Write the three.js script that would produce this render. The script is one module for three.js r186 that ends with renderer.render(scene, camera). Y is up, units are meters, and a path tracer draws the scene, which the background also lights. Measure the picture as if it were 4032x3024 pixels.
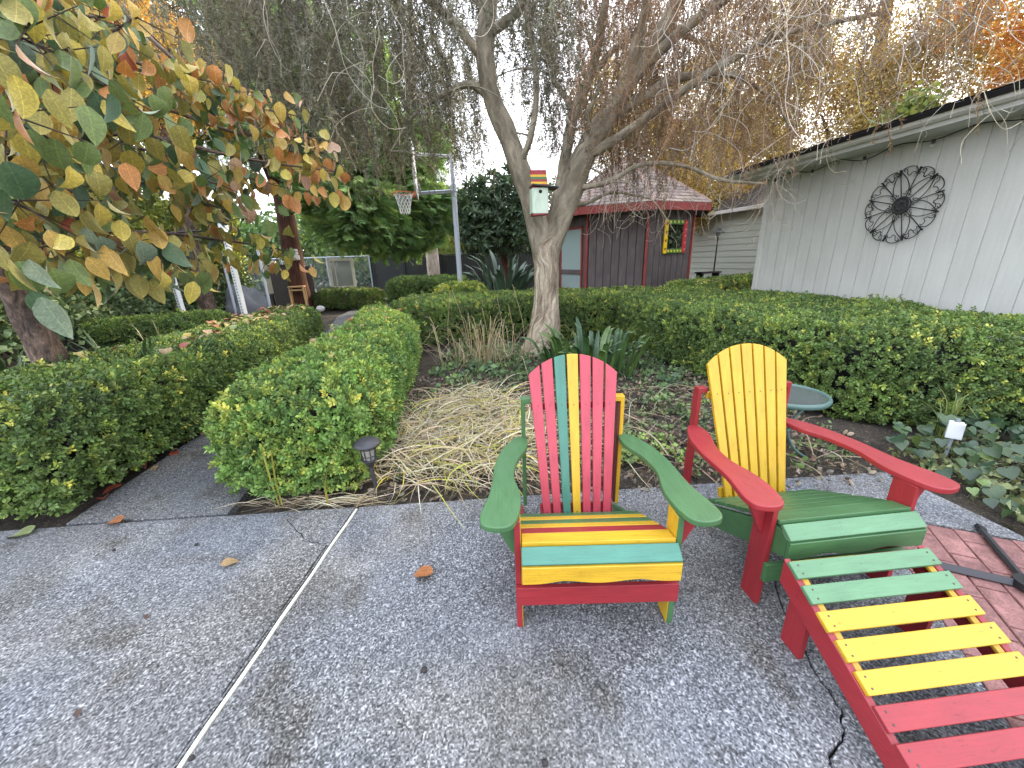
import * as THREE from 'three';
import { mergeGeometries } from 'three/addons/utils/BufferGeometryUtils.js';
import { RoundedBoxGeometry } from 'three/addons/geometries/RoundedBoxGeometry.js';
import { ImprovedNoise } from 'three/addons/math/ImprovedNoise.js';

// ---------------------------------------------------------------- camera, sky, sun, exposure
const scene = new THREE.Scene();
const camera = new THREE.PerspectiveCamera(89.97, 4 / 3, 0.05, 400);
camera.rotation.order = 'YXZ';
camera.position.set(0, 1.4, 0);
camera.rotation.set(-18.017 * Math.PI / 180, 0, -1.886 * Math.PI / 180);
scene.add(camera);
const renderer = new THREE.WebGLRenderer({ antialias: true });
renderer.toneMapping = THREE.LinearToneMapping;
renderer.toneMappingExposure = 3.8;
renderer.shadowMap.enabled = true;

const N3 = new ImprovedNoise();
const noise = (x, y = 0, z = 0) => N3.noise(x, y, z);
const SUN = new THREE.Vector3(0.62, 0.4, -0.68).normalize();
{
  const W = 512, H = 256, d = new Float32Array(W * H * 4), v = new THREE.Vector3();
  for (let j = 0; j < H; j++) for (let i = 0; i < W; i++) {
    const el = ((j + 0.5) / H - 0.5) * Math.PI, az = ((i + 0.5) / W - 0.5) * 2 * Math.PI;
    v.set(Math.cos(el) * Math.cos(az), Math.sin(el), Math.cos(el) * Math.sin(az));
    const k = 4 * (j * W + i), up = Math.max(0, v.y);
    const cl = 0.5 + 0.5 * (noise(v.x * 2.2, v.y * 4, v.z * 2.2) + 0.5 * noise(v.x * 5, v.y * 9, v.z * 5));
    const near = Math.pow(Math.max(0, v.dot(SUN)), 6);
    const b = 0.92 + 0.16 * cl;
    const hz = Math.pow(1 - up, 3);
    d[k] = b * (0.88 + 0.12 * hz) + 0.5 * near;
    d[k + 1] = b * (0.95 + 0.06 * hz) + 0.42 * near;
    d[k + 2] = b * (1.10 - 0.02 * hz) + 0.28 * near;
    d[k + 3] = 1;
    if (v.y < 0) { const t = Math.min(1, -v.y * 6); for (let c = 0; c < 3; c++) d[k + c] = d[k + c] * (1 - t) + [0.2, 0.2, 0.17][c] * t; }
  }
  const sky = new THREE.DataTexture(d, W, H, THREE.RGBAFormat, THREE.FloatType);
  sky.mapping = THREE.EquirectangularReflectionMapping; sky.magFilter = THREE.LinearFilter; sky.needsUpdate = true;
  scene.background = sky; scene.environment = sky;
}
const sun = new THREE.DirectionalLight(new THREE.Color(1, 0.82, 0.56), 2.6);
sun.position.copy(SUN).multiplyScalar(40); sun.target.position.set(0, 0, -6);
sun.castShadow = true; sun.shadow.radius = 10; sun.shadow.mapSize.set(2048, 2048);
Object.assign(sun.shadow.camera, { left: -25, right: 25, top: 25, bottom: -25, near: 1, far: 110 });
scene.add(sun, sun.target);

// ---------------------------------------------------------------- helpers
let seed = 1;
const R = () => { seed = (seed + 0x6D2B79F5) | 0; let t = Math.imul(seed ^ (seed >>> 15), 1 | seed); t = (t + Math.imul(t ^ (t >>> 7), 61 | t)) ^ t; return ((t ^ (t >>> 14)) >>> 0) / 4294967296; };
const rr = (a, b) => a + (b - a) * R();
const pick = (a) => a[Math.floor(R() * a.length) % a.length];
const V = (x, y, z) => new THREE.Vector3(x, y, z);
const C = (r, g, b) => new THREE.Color().setRGB(r, g, b);
const taken = new Map();
function numbered(n) { const k = taken.get(n) ?? 0; taken.set(n, k + 1); return k ? n + '_' + String(k).padStart(3, '0') : n; }
function tag(o, label, category, group) { Object.assign(o.userData, { label, category }); if (group) o.userData.group = group; return o; }
function thing(name, label, category, p = [0, 0, 0], turn = 0, group) {
  const o = new THREE.Group(); o.name = numbered(name); o.position.set(...p); o.rotation.y = turn; scene.add(o);
  return tag(o, label, category, group);
}
function part(name, geo, mat, parent) { const m = new THREE.Mesh(geo, mat); m.name = parent === scene ? numbered(name) : name; parent.add(m); return m; }
function struct(name, geo, mat) { const m = part(name, geo, mat, scene); m.userData.kind = 'structure'; return m; }

// periodic value noise for textures
const LAT = new Float32Array(65536); { seed = 77; for (let i = 0; i < 65536; i++) LAT[i] = R(); }
function vn(x, y, per, s = 0, py = per) {
  const xi = Math.floor(x), yi = Math.floor(y), fx = x - xi, fy = y - yi, u = fx * fx * (3 - 2 * fx), w = fy * fy * (3 - 2 * fy);
  const h = (a, b) => LAT[((((a % per) + per) % per) * 157 + (((b % py) + py) % py) * 6151 + s * 977) & 65535];
  const a = h(xi, yi), b = h(xi + 1, yi), c = h(xi, yi + 1), d = h(xi + 1, yi + 1);
  return a + (b - a) * u + (c - a) * w + (a - b - c + d) * u * w;
}
function tex(W, H, fn, srgb, repeat = [1, 1]) {
  const d = new Uint8Array(W * H * 4);
  for (let j = 0; j < H; j++) for (let i = 0; i < W; i++) {
    const c = fn(i / W, j / H), k = 4 * (j * W + i);
    d[k] = Math.max(0, Math.min(255, c[0] * 255)); d[k + 1] = Math.max(0, Math.min(255, c[1] * 255)); d[k + 2] = Math.max(0, Math.min(255, c[2] * 255)); d[k + 3] = 255;
  }
  const t = new THREE.DataTexture(d, W, H); t.wrapS = t.wrapT = THREE.RepeatWrapping; t.magFilter = THREE.LinearFilter; t.minFilter = THREE.LinearMipmapLinearFilter; t.generateMipmaps = true;
  if (srgb) t.colorSpace = THREE.SRGBColorSpace; t.repeat.set(...repeat); t.needsUpdate = true; return t;
}
const std = (o) => new THREE.MeshStandardMaterial(o);
// a leaf: light passes through it diffusely
const leafMat = (o) => new THREE.MeshPhysicalMaterial({ side: THREE.DoubleSide, roughness: 0.97, transmission: 0.35, thickness: 0, ...o });

// box with eased edges and uv in metres, grain along its longest side
function boxUV(g) {
  g.computeBoundingBox(); const s = g.boundingBox.getSize(V()), p = g.attributes.position, n = g.attributes.normal, uv = new Float32Array(p.count * 2);
  const long = s.x >= s.y && s.x >= s.z ? 0 : s.y >= s.z ? 1 : 2, off = R() * 3;
  for (let i = 0; i < p.count; i++) {
    const P = [p.getX(i), p.getY(i), p.getZ(i)], a = [Math.abs(n.getX(i)), Math.abs(n.getY(i)), Math.abs(n.getZ(i))];
    const ax = a[0] >= a[1] && a[0] >= a[2] ? 0 : a[1] >= a[2] ? 1 : 2, others = [0, 1, 2].filter((k) => k !== ax);
    const U = others.includes(long) ? long : others[0], W = others.find((k) => k !== U);
    uv[2 * i] = P[U] + off; uv[2 * i + 1] = P[W] + off * 0.7;
  }
  g.setAttribute('uv', new THREE.BufferAttribute(uv, 2)); return g;
}
const bx = (w, h, d, r = 0.003, seg = 1) => boxUV(new RoundedBoxGeometry(w, h, d, seg, Math.min(r, w / 2.1, h / 2.1, d / 2.1)));
const at = (g, x, y, z, rx = 0, ry = 0, rz = 0) => { g.applyMatrix4(new THREE.Matrix4().compose(V(x, y, z), new THREE.Quaternion().setFromEuler(new THREE.Euler(rx, ry, rz, 'YXZ')), V(1, 1, 1))); return g; };
const cyl = (r0, r1, h, n = 16) => new THREE.CylinderGeometry(r1, r0, h, n);
// box between two points
function bar(a, b, w, d, r = 0.002) {
  const A = V(...a), B = V(...b), L = A.distanceTo(B), g = bx(w, L, d, r);
  g.applyQuaternion(new THREE.Quaternion().setFromUnitVectors(V(0, 1, 0), B.clone().sub(A).divideScalar(L))); g.translate((A.x + B.x) / 2, (A.y + B.y) / 2, (A.z + B.z) / 2); return g;
}
function rod(a, b, r0, r1 = r0, n = 8) {
  const A = V(...a), B = V(...b), L = A.distanceTo(B), g = cyl(r0, r1, L, n);
  g.applyQuaternion(new THREE.Quaternion().setFromUnitVectors(V(0, 1, 0), B.clone().sub(A).divideScalar(L))); g.translate((A.x + B.x) / 2, (A.y + B.y) / 2, (A.z + B.z) / 2); return g;
}
const curveTube = (pts, r, n = 24, rad = 6, closed = false) => new THREE.TubeGeometry(new THREE.CatmullRomCurve3(pts.map((p) => V(...p)), closed), n, r, rad, closed);
// horizontal polygon [x, z] extruded from y0 to y1, uv in metres
function slab(pts, y0, y1, holes = [], bevel = 0) {
  const S = new THREE.Shape(pts.map(([x, z]) => new THREE.Vector2(x, -z)));
  for (const h of holes) S.holes.push(new THREE.Path(h.map(([x, z]) => new THREE.Vector2(x, -z))));
  const g = new THREE.ExtrudeGeometry(S, { depth: y1 - y0 - bevel, bevelEnabled: bevel > 0, bevelThickness: bevel, bevelSize: bevel, bevelOffset: -bevel, bevelSegments: 2, steps: 1 });
  g.rotateX(-Math.PI / 2); g.translate(0, y0, 0); return g;
}
// tapering limb through [x, y, z, r] with lumpy bark
function limb(pts, rad = 10, per = 6, lump = 0.12, s = 0) {
  const cv = new THREE.CatmullRomCurve3(pts.map((p) => V(p[0], p[1], p[2])), false, 'centripetal'), n = (pts.length - 1) * per, pos = [], uv = [], idx = [];
  const fr = cv.computeFrenetFrames(n), P = V(); let len = 0, last = null;
  for (let i = 0; i <= n; i++) {
    const t = i / n; cv.getPoint(t, P); if (last) len += last.distanceTo(P); last = P.clone();
    const k = Math.min(pts.length - 2, Math.floor(t * (pts.length - 1))), f = t * (pts.length - 1) - k, r = pts[k][3] * (1 - f) + pts[k + 1][3] * f;
    for (let j = 0; j <= rad; j++) {
      const a = (j % rad) / rad * 2 * Math.PI, c = Math.cos(a), sn = Math.sin(a), w = r * (1 + lump * noise(c * 1.6 + s, sn * 1.6, len * 2.2 / Math.max(0.3, r * 6)) + lump * 0.6 * noise(c * 4 + s, sn * 4, len * 1.5));
      pos.push(P.x + w * (c * fr.normals[i].x + sn * fr.binormals[i].x), P.y + w * (c * fr.normals[i].y + sn * fr.binormals[i].y), P.z + w * (c * fr.normals[i].z + sn * fr.binormals[i].z));
      uv.push(j / rad * 2 * Math.PI * Math.max(r, 0.03), len);
    }
  }
  for (let i = 0; i < n; i++) for (let j = 0; j < rad; j++) { const a = i * (rad + 1) + j, b = a + rad + 1; idx.push(a, a + 1, b, a + 1, b + 1, b); }
  const g = new THREE.BufferGeometry(); g.setAttribute('position', new THREE.Float32BufferAttribute(pos, 3)); g.setAttribute('uv', new THREE.Float32BufferAttribute(uv, 2)); g.setIndex(idx); g.computeVertexNormals();
  const nm = g.attributes.normal; // close the seam
  for (let i = 0; i <= n; i++) { const a = i * (rad + 1), b = a + rad, x = nm.getX(a) + nm.getX(b), y = nm.getY(a) + nm.getY(b), z = nm.getZ(a) + nm.getZ(b), l = Math.hypot(x, y, z) || 1; nm.setXYZ(a, x / l, y / l, z / l); nm.setXYZ(b, x / l, y / l, z / l); }
  return g;
}
// raw triangles -> geometry
function tris(pos, idx, uv) {
  const g = new THREE.BufferGeometry(); g.setAttribute('position', new THREE.Float32BufferAttribute(pos, 3)); g.setAttribute('uv', new THREE.Float32BufferAttribute(uv ?? new Array(pos.length / 3 * 2).fill(0), 2)); g.setIndex(idx); g.computeVertexNormals(); return g;
}
// a leaf from the origin along +y, folded along its midrib, drooping by 'curl'
function leaf(L, W, rows = 3, fold = 0.25, curl = 0.2, shape = (t) => Math.sin(Math.PI * Math.pow(t, 0.8)), wave = 0) {
  const pos = [], uv = [], idx = [];
  for (let i = 0; i <= rows; i++) {
    const t = i / rows, w = Math.max(0.02, shape(t)) * W / 2, a = curl * t * t, y = L * (t - 0.25 * a * a * t), z = -L * a * 0.5;
    for (const s of [-1, 0, 1]) { pos.push(s * w, y, z + Math.abs(s) * w * fold + wave * W * Math.sin(t * 9 + s * 2) * Math.abs(s)); uv.push(0.5 + s * 0.5 * w / (W / 2), t); }
  }
  for (let i = 0; i < rows; i++) for (const s of [0, 1]) { const a = 3 * i + s; idx.push(a, a + 1, a + 3, a + 1, a + 4, a + 3); }
  return tris(pos, idx, uv);
}
const aim = (dir, roll = 0) => new THREE.Quaternion().setFromUnitVectors(V(0, 1, 0), dir.clone().normalize()).multiply(new THREE.Quaternion().setFromAxisAngle(V(0, 1, 0), roll));
function cluster(n, fn) { const a = []; for (let i = 0; i < n; i++) { const g = fn(i); if (g) a.push(g.index ? g.toNonIndexed() : g); } return mergeGeometries(a); }
// many copies of one small sprig: p position, q quaternion, s scale, c colour
function copies(name, geo, mat, parent, list) {
  const m = new THREE.InstancedMesh(geo, mat, list.length), M = new THREE.Matrix4();
  list.forEach((e, i) => { M.compose(e.p, e.q, typeof e.s === 'number' ? V(e.s, e.s, e.s) : e.s); m.setMatrixAt(i, M); m.setColorAt(i, e.c); });
  m.name = parent === scene ? numbered(name) : name; m.userData.kind = 'stuff'; parent.add(m); return m;
}
const rndDir = () => { const z = rr(-1, 1), a = rr(0, 6.2832), r = Math.sqrt(1 - z * z); return V(r * Math.cos(a), z, r * Math.sin(a)); };
const mixC = (a, b, t) => [a[0] + (b[0] - a[0]) * t, a[1] + (b[1] - a[1]) * t, a[2] + (b[2] - a[2]) * t];
const vary = (c, k = 0.25) => { const m = 1 + rr(-k, k); return C(c[0] * m * (1 + rr(-0.1, 0.1)), c[1] * m, c[2] * m * (1 + rr(-0.15, 0.15))); };
function inPoly(p, x, z) { let c = false; for (let i = 0, j = p.length - 1; i < p.length; j = i++) { const [xi, zi] = p[i], [xj, zj] = p[j]; if ((zi > z) !== (zj > z) && x < (xj - xi) * (z - zi) / (zj - zi) + xi) c = !c; } return c; }
function edgeDist(p, x, z) { let d = 1e9; for (let i = 0, j = p.length - 1; i < p.length; j = i++) { const [ax, az] = p[j], [bx_, bz] = p[i], ex = bx_ - ax, ez = bz - az, t = Math.max(0, Math.min(1, ((x - ax) * ex + (z - az) * ez) / (ex * ex + ez * ez))); d = Math.min(d, Math.hypot(x - ax - t * ex, z - az - t * ez)); } return d; }

// ---------------------------------------------------------------- materials
const concreteTex = (() => {
  const S = 2048, T = 3.2, bump = new Uint8Array(S * S * 4);
  const map = tex(S, S, (u, v) => {
    const big = vn(u * 6, v * 6, 6, 1) * 0.5 + vn(u * 14, v * 14, 14, 2) * 0.3 + vn(u * 40, v * 40, 40, 3) * 0.2;
    const g1 = vn(u * 640, v * 640, 640, 4), g2 = vn(u * 380, v * 380, 380, 5), g3 = vn(u * 1000, v * 1000, 1000, 6), worn = 0.78 + 0.22 * Math.min(1, Math.max(0, (vn(u * 9, v * 9, 9, 7) - 0.25) * 2));
    let L = 0.395 + 0.055 * (big - 0.5) * 2;
    const grain = (g1 * 0.5 + g2 * 0.3 + g3 * 0.2 - 0.5);
    L += grain * (grain > 0 ? 0.42 : 0.7) * worn;
    if (g2 > 0.70 && g1 < 0.45) L -= 0.14 * worn;
    if (g1 > 0.80) L += 0.12 * worn;
    const stain = Math.max(0, vn(u * 22, v * 22, 22, 8) - 0.72) * 1.6 + Math.max(0, vn(u * 7, v * 7, 7, 9) - 0.66) * 0.7;
    const pale = Math.max(0, vn(u * 17, v * 17, 17, 10) - 0.74) * 0.9;
    L = L - stain * 0.2 + pale * 0.28;
    const warm = (vn(u * 11, v * 11, 11, 11) - 0.5) * 0.025 + stain * 0.03;
    return [L + warm, L + warm * 0.3 + 0.004, L - warm + 0.012];
  }, true, [1 / T, 1 / T]);
  const s = map.image.data; for (let i = 0; i < S * S; i++) { bump[4 * i] = bump[4 * i + 1] = bump[4 * i + 2] = s[4 * i + 1]; bump[4 * i + 3] = 255; }
  const b = new THREE.DataTexture(bump, S, S); b.wrapS = b.wrapT = THREE.RepeatWrapping; b.magFilter = THREE.LinearFilter; b.repeat.copy(map.repeat); b.needsUpdate = true;
  return { map, bumpMap: b };
})();
const concrete = std({ ...concreteTex, bumpScale: 0.0035, roughness: 0.82, color: C(1, 1, 1) });
const concretePath = std({ map: concreteTex.map, bumpMap: concreteTex.bumpMap, bumpScale: 0.002, roughness: 0.85, color: C(0.8, 0.79, 0.76) });
const soilTex = tex(1024, 1024, (u, v) => {
  const a = vn(u * 30, v * 30, 30, 1), b = vn(u * 120, v * 120, 120, 2), c = vn(u * 330, v * 330, 330, 3), L = 0.10 + 0.16 * b * c + 0.08 * a + (c > 0.86 ? 0.16 : 0);
  return [L * 1.15, L, L * 0.82];
}, true, [0.5, 0.5]);
const soil = std({ map: soilTex, bumpMap: soilTex, bumpScale: 0.03, roughness: 0.95 });
const woodTex = tex(1024, 512, (u, v) => {
  const g = vn(u * 12, v * 160, 12, 1, 160) * 0.5 + vn(u * 30, v * 256, 30, 2, 256) * 0.5, m = vn(u * 14, v * 22, 14, 3, 22), sp = vn(u * 210, v * 210, 210, 4);
  const dirt = Math.max(0, vn(u * 50, v * 100, 50, 6, 100) * 0.6 + vn(u * 130, v * 260, 130, 7, 260) * 0.4 - 0.74) * 0.7;
  let L = 0.93 + (g - 0.5) * 0.08 + (m - 0.5) * 0.08 - dirt; if (sp > 0.975) L *= 0.8;
  return [L, L, L];
}, true, [1, 2]);
const woodBump = tex(512, 512, (u, v) => { const g = vn(u * 8, v * 150, 8, 1, 150) * 0.6 + vn(u * 40, v * 60, 40, 2, 60) * 0.4; return [g, g, g]; }, false, [1, 2]);
const paint = (r, g, b, rough = 0.42) => std({ color: C(r, g, b), map: woodTex, bumpMap: woodBump, bumpScale: 0.0009, roughness: rough });
const RED = paint(0.30, 0.021, 0.028), PINK = paint(0.46, 0.05, 0.078), YEL = paint(0.60, 0.36, 0.02), GRN = paint(0.056, 0.148, 0.054), TEAL = paint(0.054, 0.195, 0.14), LGRN = paint(0.10, 0.225, 0.11), MAROON = paint(0.12, 0.02, 0.02);
const barkTex = (s, cA, cB, fx = 26, fy = 6) => tex(512, 512, (u, v) => {
  const w = vn(u * 8, v * 8, 8, s + 3) * 0.12, r = vn((u + w) * fx, v * fy, fx, s, fy), r2 = vn((u + w) * fx * 2, v * fy * 3, fx * 2, s + 1, fy * 3), f = vn(u * 120, v * 90, 120, s + 2, 90), p = vn(u * 5, v * 5, 5, s + 4);
  const k = Math.min(1, Math.max(0, r * 0.6 + r2 * 0.35 + (f - 0.5) * 0.3 + (p - 0.5) * 0.4));
  return mixC(cA, cB, k);
}, true, [1.6, 0.9]);
const bark = (s, a, b, fx, fy, bump = 0.02) => { const t = barkTex(s, a, b, fx, fy); return std({ map: t, bumpMap: t, bumpScale: bump, roughness: 0.9 }); };
const barkGrey = bark(1, [0.36, 0.31, 0.25], [0.82, 0.77, 0.68], 24, 5, 0.04);
const barkLimb = bark(5, [0.40, 0.37, 0.31], [0.66, 0.62, 0.54], 14, 8, 0.012);
const barkDark = bark(9, [0.15, 0.115, 0.095], [0.50, 0.42, 0.36], 26, 14, 0.035);
const barkRed = bark(13, [0.16, 0.085, 0.06], [0.40, 0.25, 0.19], 34, 4, 0.04);
const barkPale = bark(17, [0.55, 0.48, 0.42], [0.85, 0.80, 0.74], 10, 5, 0.01);
const twigDark = std({ color: C(0.06, 0.045, 0.035), roughness: 0.9 }), twigPale = std({ color: C(0.40, 0.36, 0.30), roughness: 0.9 });
const blackMetal = std({ color: C(0.018, 0.018, 0.02), roughness: 0.45, metalness: 0.3 });
const galv = std({ color: C(0.42, 0.46, 0.52), roughness: 0.5, metalness: 0.35 });
const whitePaint = std({ color: C(0.78, 0.77, 0.73), roughness: 0.55, map: woodTex });
// ---------------------------------------------------------------- the setting: ground, patio, path
{
  const g = new THREE.PlaneGeometry(240, 240, 1, 1); g.rotateX(-Math.PI / 2);
  const uv = g.attributes.uv; for (let i = 0; i < uv.count; i++) uv.setXY(i, uv.getX(i) * 240, uv.getY(i) * 240);
  struct('ground', g.translate(0, -0.06, -60), soil);
}
{ // planting bed: slightly rolling soil between the hedges
  const g = new THREE.PlaneGeometry(9, 9, 150, 150); g.rotateX(-Math.PI / 2); const p = g.attributes.position, uv = g.attributes.uv;
  for (let i = 0; i < p.count; i++) {
    const x = p.getX(i) + 1.2, z = p.getZ(i) - 5; p.setX(i, x); p.setZ(i, z); uv.setXY(i, x, -z);
    const edge = Math.min(1, Math.max(0, (-z - 2.15) * 1.5)) * Math.min(1, Math.max(0, (x + 1.5) * 3)), k = (z > -2.02 && x < 2.5) || x < -1.5 ? 0 : 1;
    p.setY(i, (x < -1.6 ? -0.055 : -0.045) + k * (0.015 * noise(x * 9, z * 9) + 0.012 * noise(x * 30, z * 30) + edge * (0.05 + 0.05 * noise(x * 1.7, z * 1.7, 3))));
  }
  g.computeVertexNormals(); struct('planting_bed', g, soil);
}
// the patio lies square to a line that leans 3 degrees from the view
const EDGE = (x) => -1.958 - (x + 1.618) * 0.0579;
const crackPath = (pts, w) => { const a = [], b = []; pts.forEach(([x, z], i) => { const p = pts[Math.max(0, i - 1)], q = pts[Math.min(pts.length - 1, i + 1)], dx = q[0] - p[0], dz = q[1] - p[1], l = Math.hypot(dx, dz), k = (i === 0 || i === pts.length - 1 ? 0.0006 : w * (0.6 + 0.8 * Math.abs(noise(i * 1.7, 3)))); a.push([x - dz / l * k, z + dx / l * k]); b.unshift([x + dz / l * k, z - dx / l * k]); }); return [...a, ...b]; };
const jitterLine = (pts, n, j) => { const o = []; for (let i = 0; i < pts.length - 1; i++) for (let k = 0; k < n; k++) { const t = k / n; o.push([pts[i][0] + (pts[i + 1][0] - pts[i][0]) * t + (k || i ? rr(-j, j) : 0), pts[i][1] + (pts[i + 1][1] - pts[i][1]) * t + (k || i ? rr(-j, j) : 0)]); } o.push(pts[pts.length - 1]); return o; };
const brickA = V(-0.44, 0, 0.898), brickB = V(0.898, 0, 0.44), brickO = V(1.98, 0, -1.79);
{
  seed = 11;
  const patio = new THREE.Group(); patio.name = 'patio'; patio.userData.kind = 'structure'; scene.add(patio);
  const J = (z) => -1.006 + 0.0499 * (-z - 1.1) - 0.0;   // joint line between the two slabs
  const crackL = crackPath(jitterLine([[-1.34, -1.9], [-1.26, -1.83], [-1.139, -1.72], [-1.075, -1.692], [-0.995, -1.675]], 5, 0.006), 0.0026);
  part('slab', slab([[-5.2, 1.2], [J(1.2) - 0.015, 1.2], [J(EDGE(-0.96)) - 0.015, EDGE(-0.97)], [-5.2, EDGE(-5.2)]], -0.11, 0, [crackL], 0.004), concrete, patio);
  const o = [brickO.x, brickO.z], bEnd = [o[0] + brickB.x * 1.6, o[1] + brickB.z * 1.6], aEnd = [o[0] + brickA.x * 3, o[1] + brickA.z * 3];
  const crackR = crackPath(jitterLine([[1.2, -1.5], [1.146, -1.357], [1.087, -1.215], [1.079, -1.193], [1.054, -1.055], [1.026, -0.97], [1.021, -0.931], [1.023, -0.893], [1.017, -0.852], [1.025, -0.835], [0.986, -0.8], [0.98, -0.776], [0.941, -0.747], [0.881, -0.715], [0.874, -0.69], [0.9, -0.6]], 3, 0.0035), 0.0042);
  part('slab', slab([[J(1.2) + 0.012, 1.2], [aEnd[0], 1.2], [aEnd[0], aEnd[1]], o, [2.535, o[1] + (2.535 - o[0]) / brickB.x * brickB.z], [2.53, -1.62], [2.44, EDGE(2.44)], [J(EDGE(-0.96)) + 0.012, EDGE(-0.96)]], -0.11, 0, [crackR], 0.004), concrete, patio);
  // pale strip pressed into the joint between the slabs
  const st = []; for (let i = 0; i <= 24; i++) { const z = EDGE(-0.96) + 0.02 + (1.0 - EDGE(-0.96)) * i / 24; st.push([J(z) + 0.0025 * Math.sin(i * 1.9) + 0.002, z]); }
  const a = st.map(([x, z]) => [x - 0.0065, z]), b = st.map(([x, z]) => [x + 0.0065, z]).reverse();
  part('joint_strip', slab([...a, ...b], -0.03, 0.003, [], 0.002), std({ color: C(0.72, 0.72, 0.62), roughness: 0.6, map: woodTex }), patio);
  // garden path running back between the hedges
  const path = new THREE.Group(); path.name = 'path'; path.userData.kind = 'structure'; scene.add(path);
  const L = [[-2.66, -1.925], [-2.78, -2.9], [-2.86, -4], [-3.3, -6], [-3.95, -8.2], [-4.9, -11], [-5.3, -14]], Rt = [[-1.74, -1.975], [-1.86, -2.9], [-1.98, -4], [-2.4, -6], [-3.0, -8.2], [-3.9, -11], [-4.4, -14]];
  for (let i = 0; i < L.length - 1; i++) { const k = 0.004, m = (p, q, t) => [p[0] + (q[0] - p[0]) * t, p[1] + (q[1] - p[1]) * t]; part('slab', slab([m(L[i], L[i + 1], k), m(Rt[i], Rt[i + 1], k), m(Rt[i], Rt[i + 1], 1 - k), m(L[i], L[i + 1], 1 - k)], -0.1, -0.004, [], 0.004), concretePath, path); }
  part('slab', slab([[-9, -14.2], [-2.6, -13.2], [-1.5, -16.5], [-9, -18.5]], -0.1, -0.01, [], 0.004), concretePath, path);
}
{ // stamped red paving beside the chairs: every block is its own piece
  seed = 12;
  const gr = new THREE.Group(); gr.name = 'red_paving'; gr.userData.kind = 'structure'; scene.add(gr);
  const t = tex(512, 512, (u, v) => { const a = vn(u * 30, v * 30, 30, 1), b = vn(u * 9, v * 9, 9, 2), c = vn(u * 140, v * 140, 140, 3), L = 0.78 + 0.16 * (a - 0.5) + 0.2 * (b - 0.5) + 0.18 * (c - 0.5); return [L, L, L]; }, true, [1.6, 1.6]);
  const ms = [[0.40, 0.19, 0.17], [0.43, 0.21, 0.19], [0.37, 0.175, 0.16]].map((c) => std({ color: C(...c), map: t, bumpMap: t, bumpScale: 0.004, roughness: 0.8 }));
  const W = 0.106, Ln = 0.212, P = (a, b) => [brickO.x + brickA.x * a + brickB.x * b, brickO.z + brickA.z * a + brickB.z * b];
  for (let c = 0; c < 10; c++) for (let k = -1; k < 9; k++) {
    const b0 = c * W + 0.004, b1 = (c + 1) * W - 0.003, a0 = Math.max(0.004, k * Ln + (c % 2 ? 0.106 : 0.03)), a1 = Math.min(1.75, (k + 1) * Ln + (c % 2 ? 0.106 : 0.03) - 0.007);
    if (a1 - a0 < 0.02) continue; const cen = P((a0 + a1) / 2, (b0 + b1) / 2); if (cen[0] > 2.62) continue;
    part('brick', slab([P(a0, b0), P(a1, b0), P(a1, b1), P(a0, b1)], -0.08, -0.003 + rr(-0.001, 0.001), [], 0.005), pick(ms), gr);
  }
  part('grout', slab([P(0, 0), P(1.75, 0), P(1.75, 0.86), P(0, 0.6)], -0.08, -0.012), std({ color: C(0.2, 0.09, 0.085), roughness: 0.9 }), gr);
}
// ---------------------------------------------------------------- chairs
const armOutline = new THREE.CatmullRomCurve3([[0.236, -0.632], [0.262, -0.655], [0.292, -0.645], [0.352, -0.535], [0.388, -0.38], [0.4, -0.165], [0.43, -0.005], [0.418, 0.036], [0.375, 0.056], [0.325, 0.05], [0.297, 0.012], [0.278, -0.13], [0.303, -0.275], [0.286, -0.41], [0.24, -0.53]].map(([x, z]) => V(x, -z, 0)), true, 'centripetal').getPoints(72);
function armGeo(side) {
  const S = new THREE.Shape(armOutline.map((p) => new THREE.Vector2(p.x * side, p.y)));
  const g = new THREE.ExtrudeGeometry(S, { depth: 0.014, bevelEnabled: true, bevelThickness: 0.005, bevelSize: 0.005, bevelOffset: -0.005, bevelSegments: 3 });
  g.rotateX(-Math.PI / 2); g.translate(0, 0.505, 0); g.computeVertexNormals();
  const p = g.attributes.position, uv = g.attributes.uv; for (let i = 0; i < p.count; i++) uv.setXY(i, p.getZ(i), p.getX(i)); return g;
}
const sideProfile = (pts, t, x) => { // polygon in (z, y) extruded along x
  const g = new THREE.ExtrudeGeometry(new THREE.Shape(pts.map(([z, y]) => new THREE.Vector2(z, y))), { depth: t - 0.004, bevelEnabled: true, bevelThickness: 0.002, bevelSize: 0.002, bevelOffset: -0.002, bevelSegments: 1 });
  g.rotateY(-Math.PI / 2); g.translate(x + t / 2 - 0.002, 0, 0); return g;
};
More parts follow.
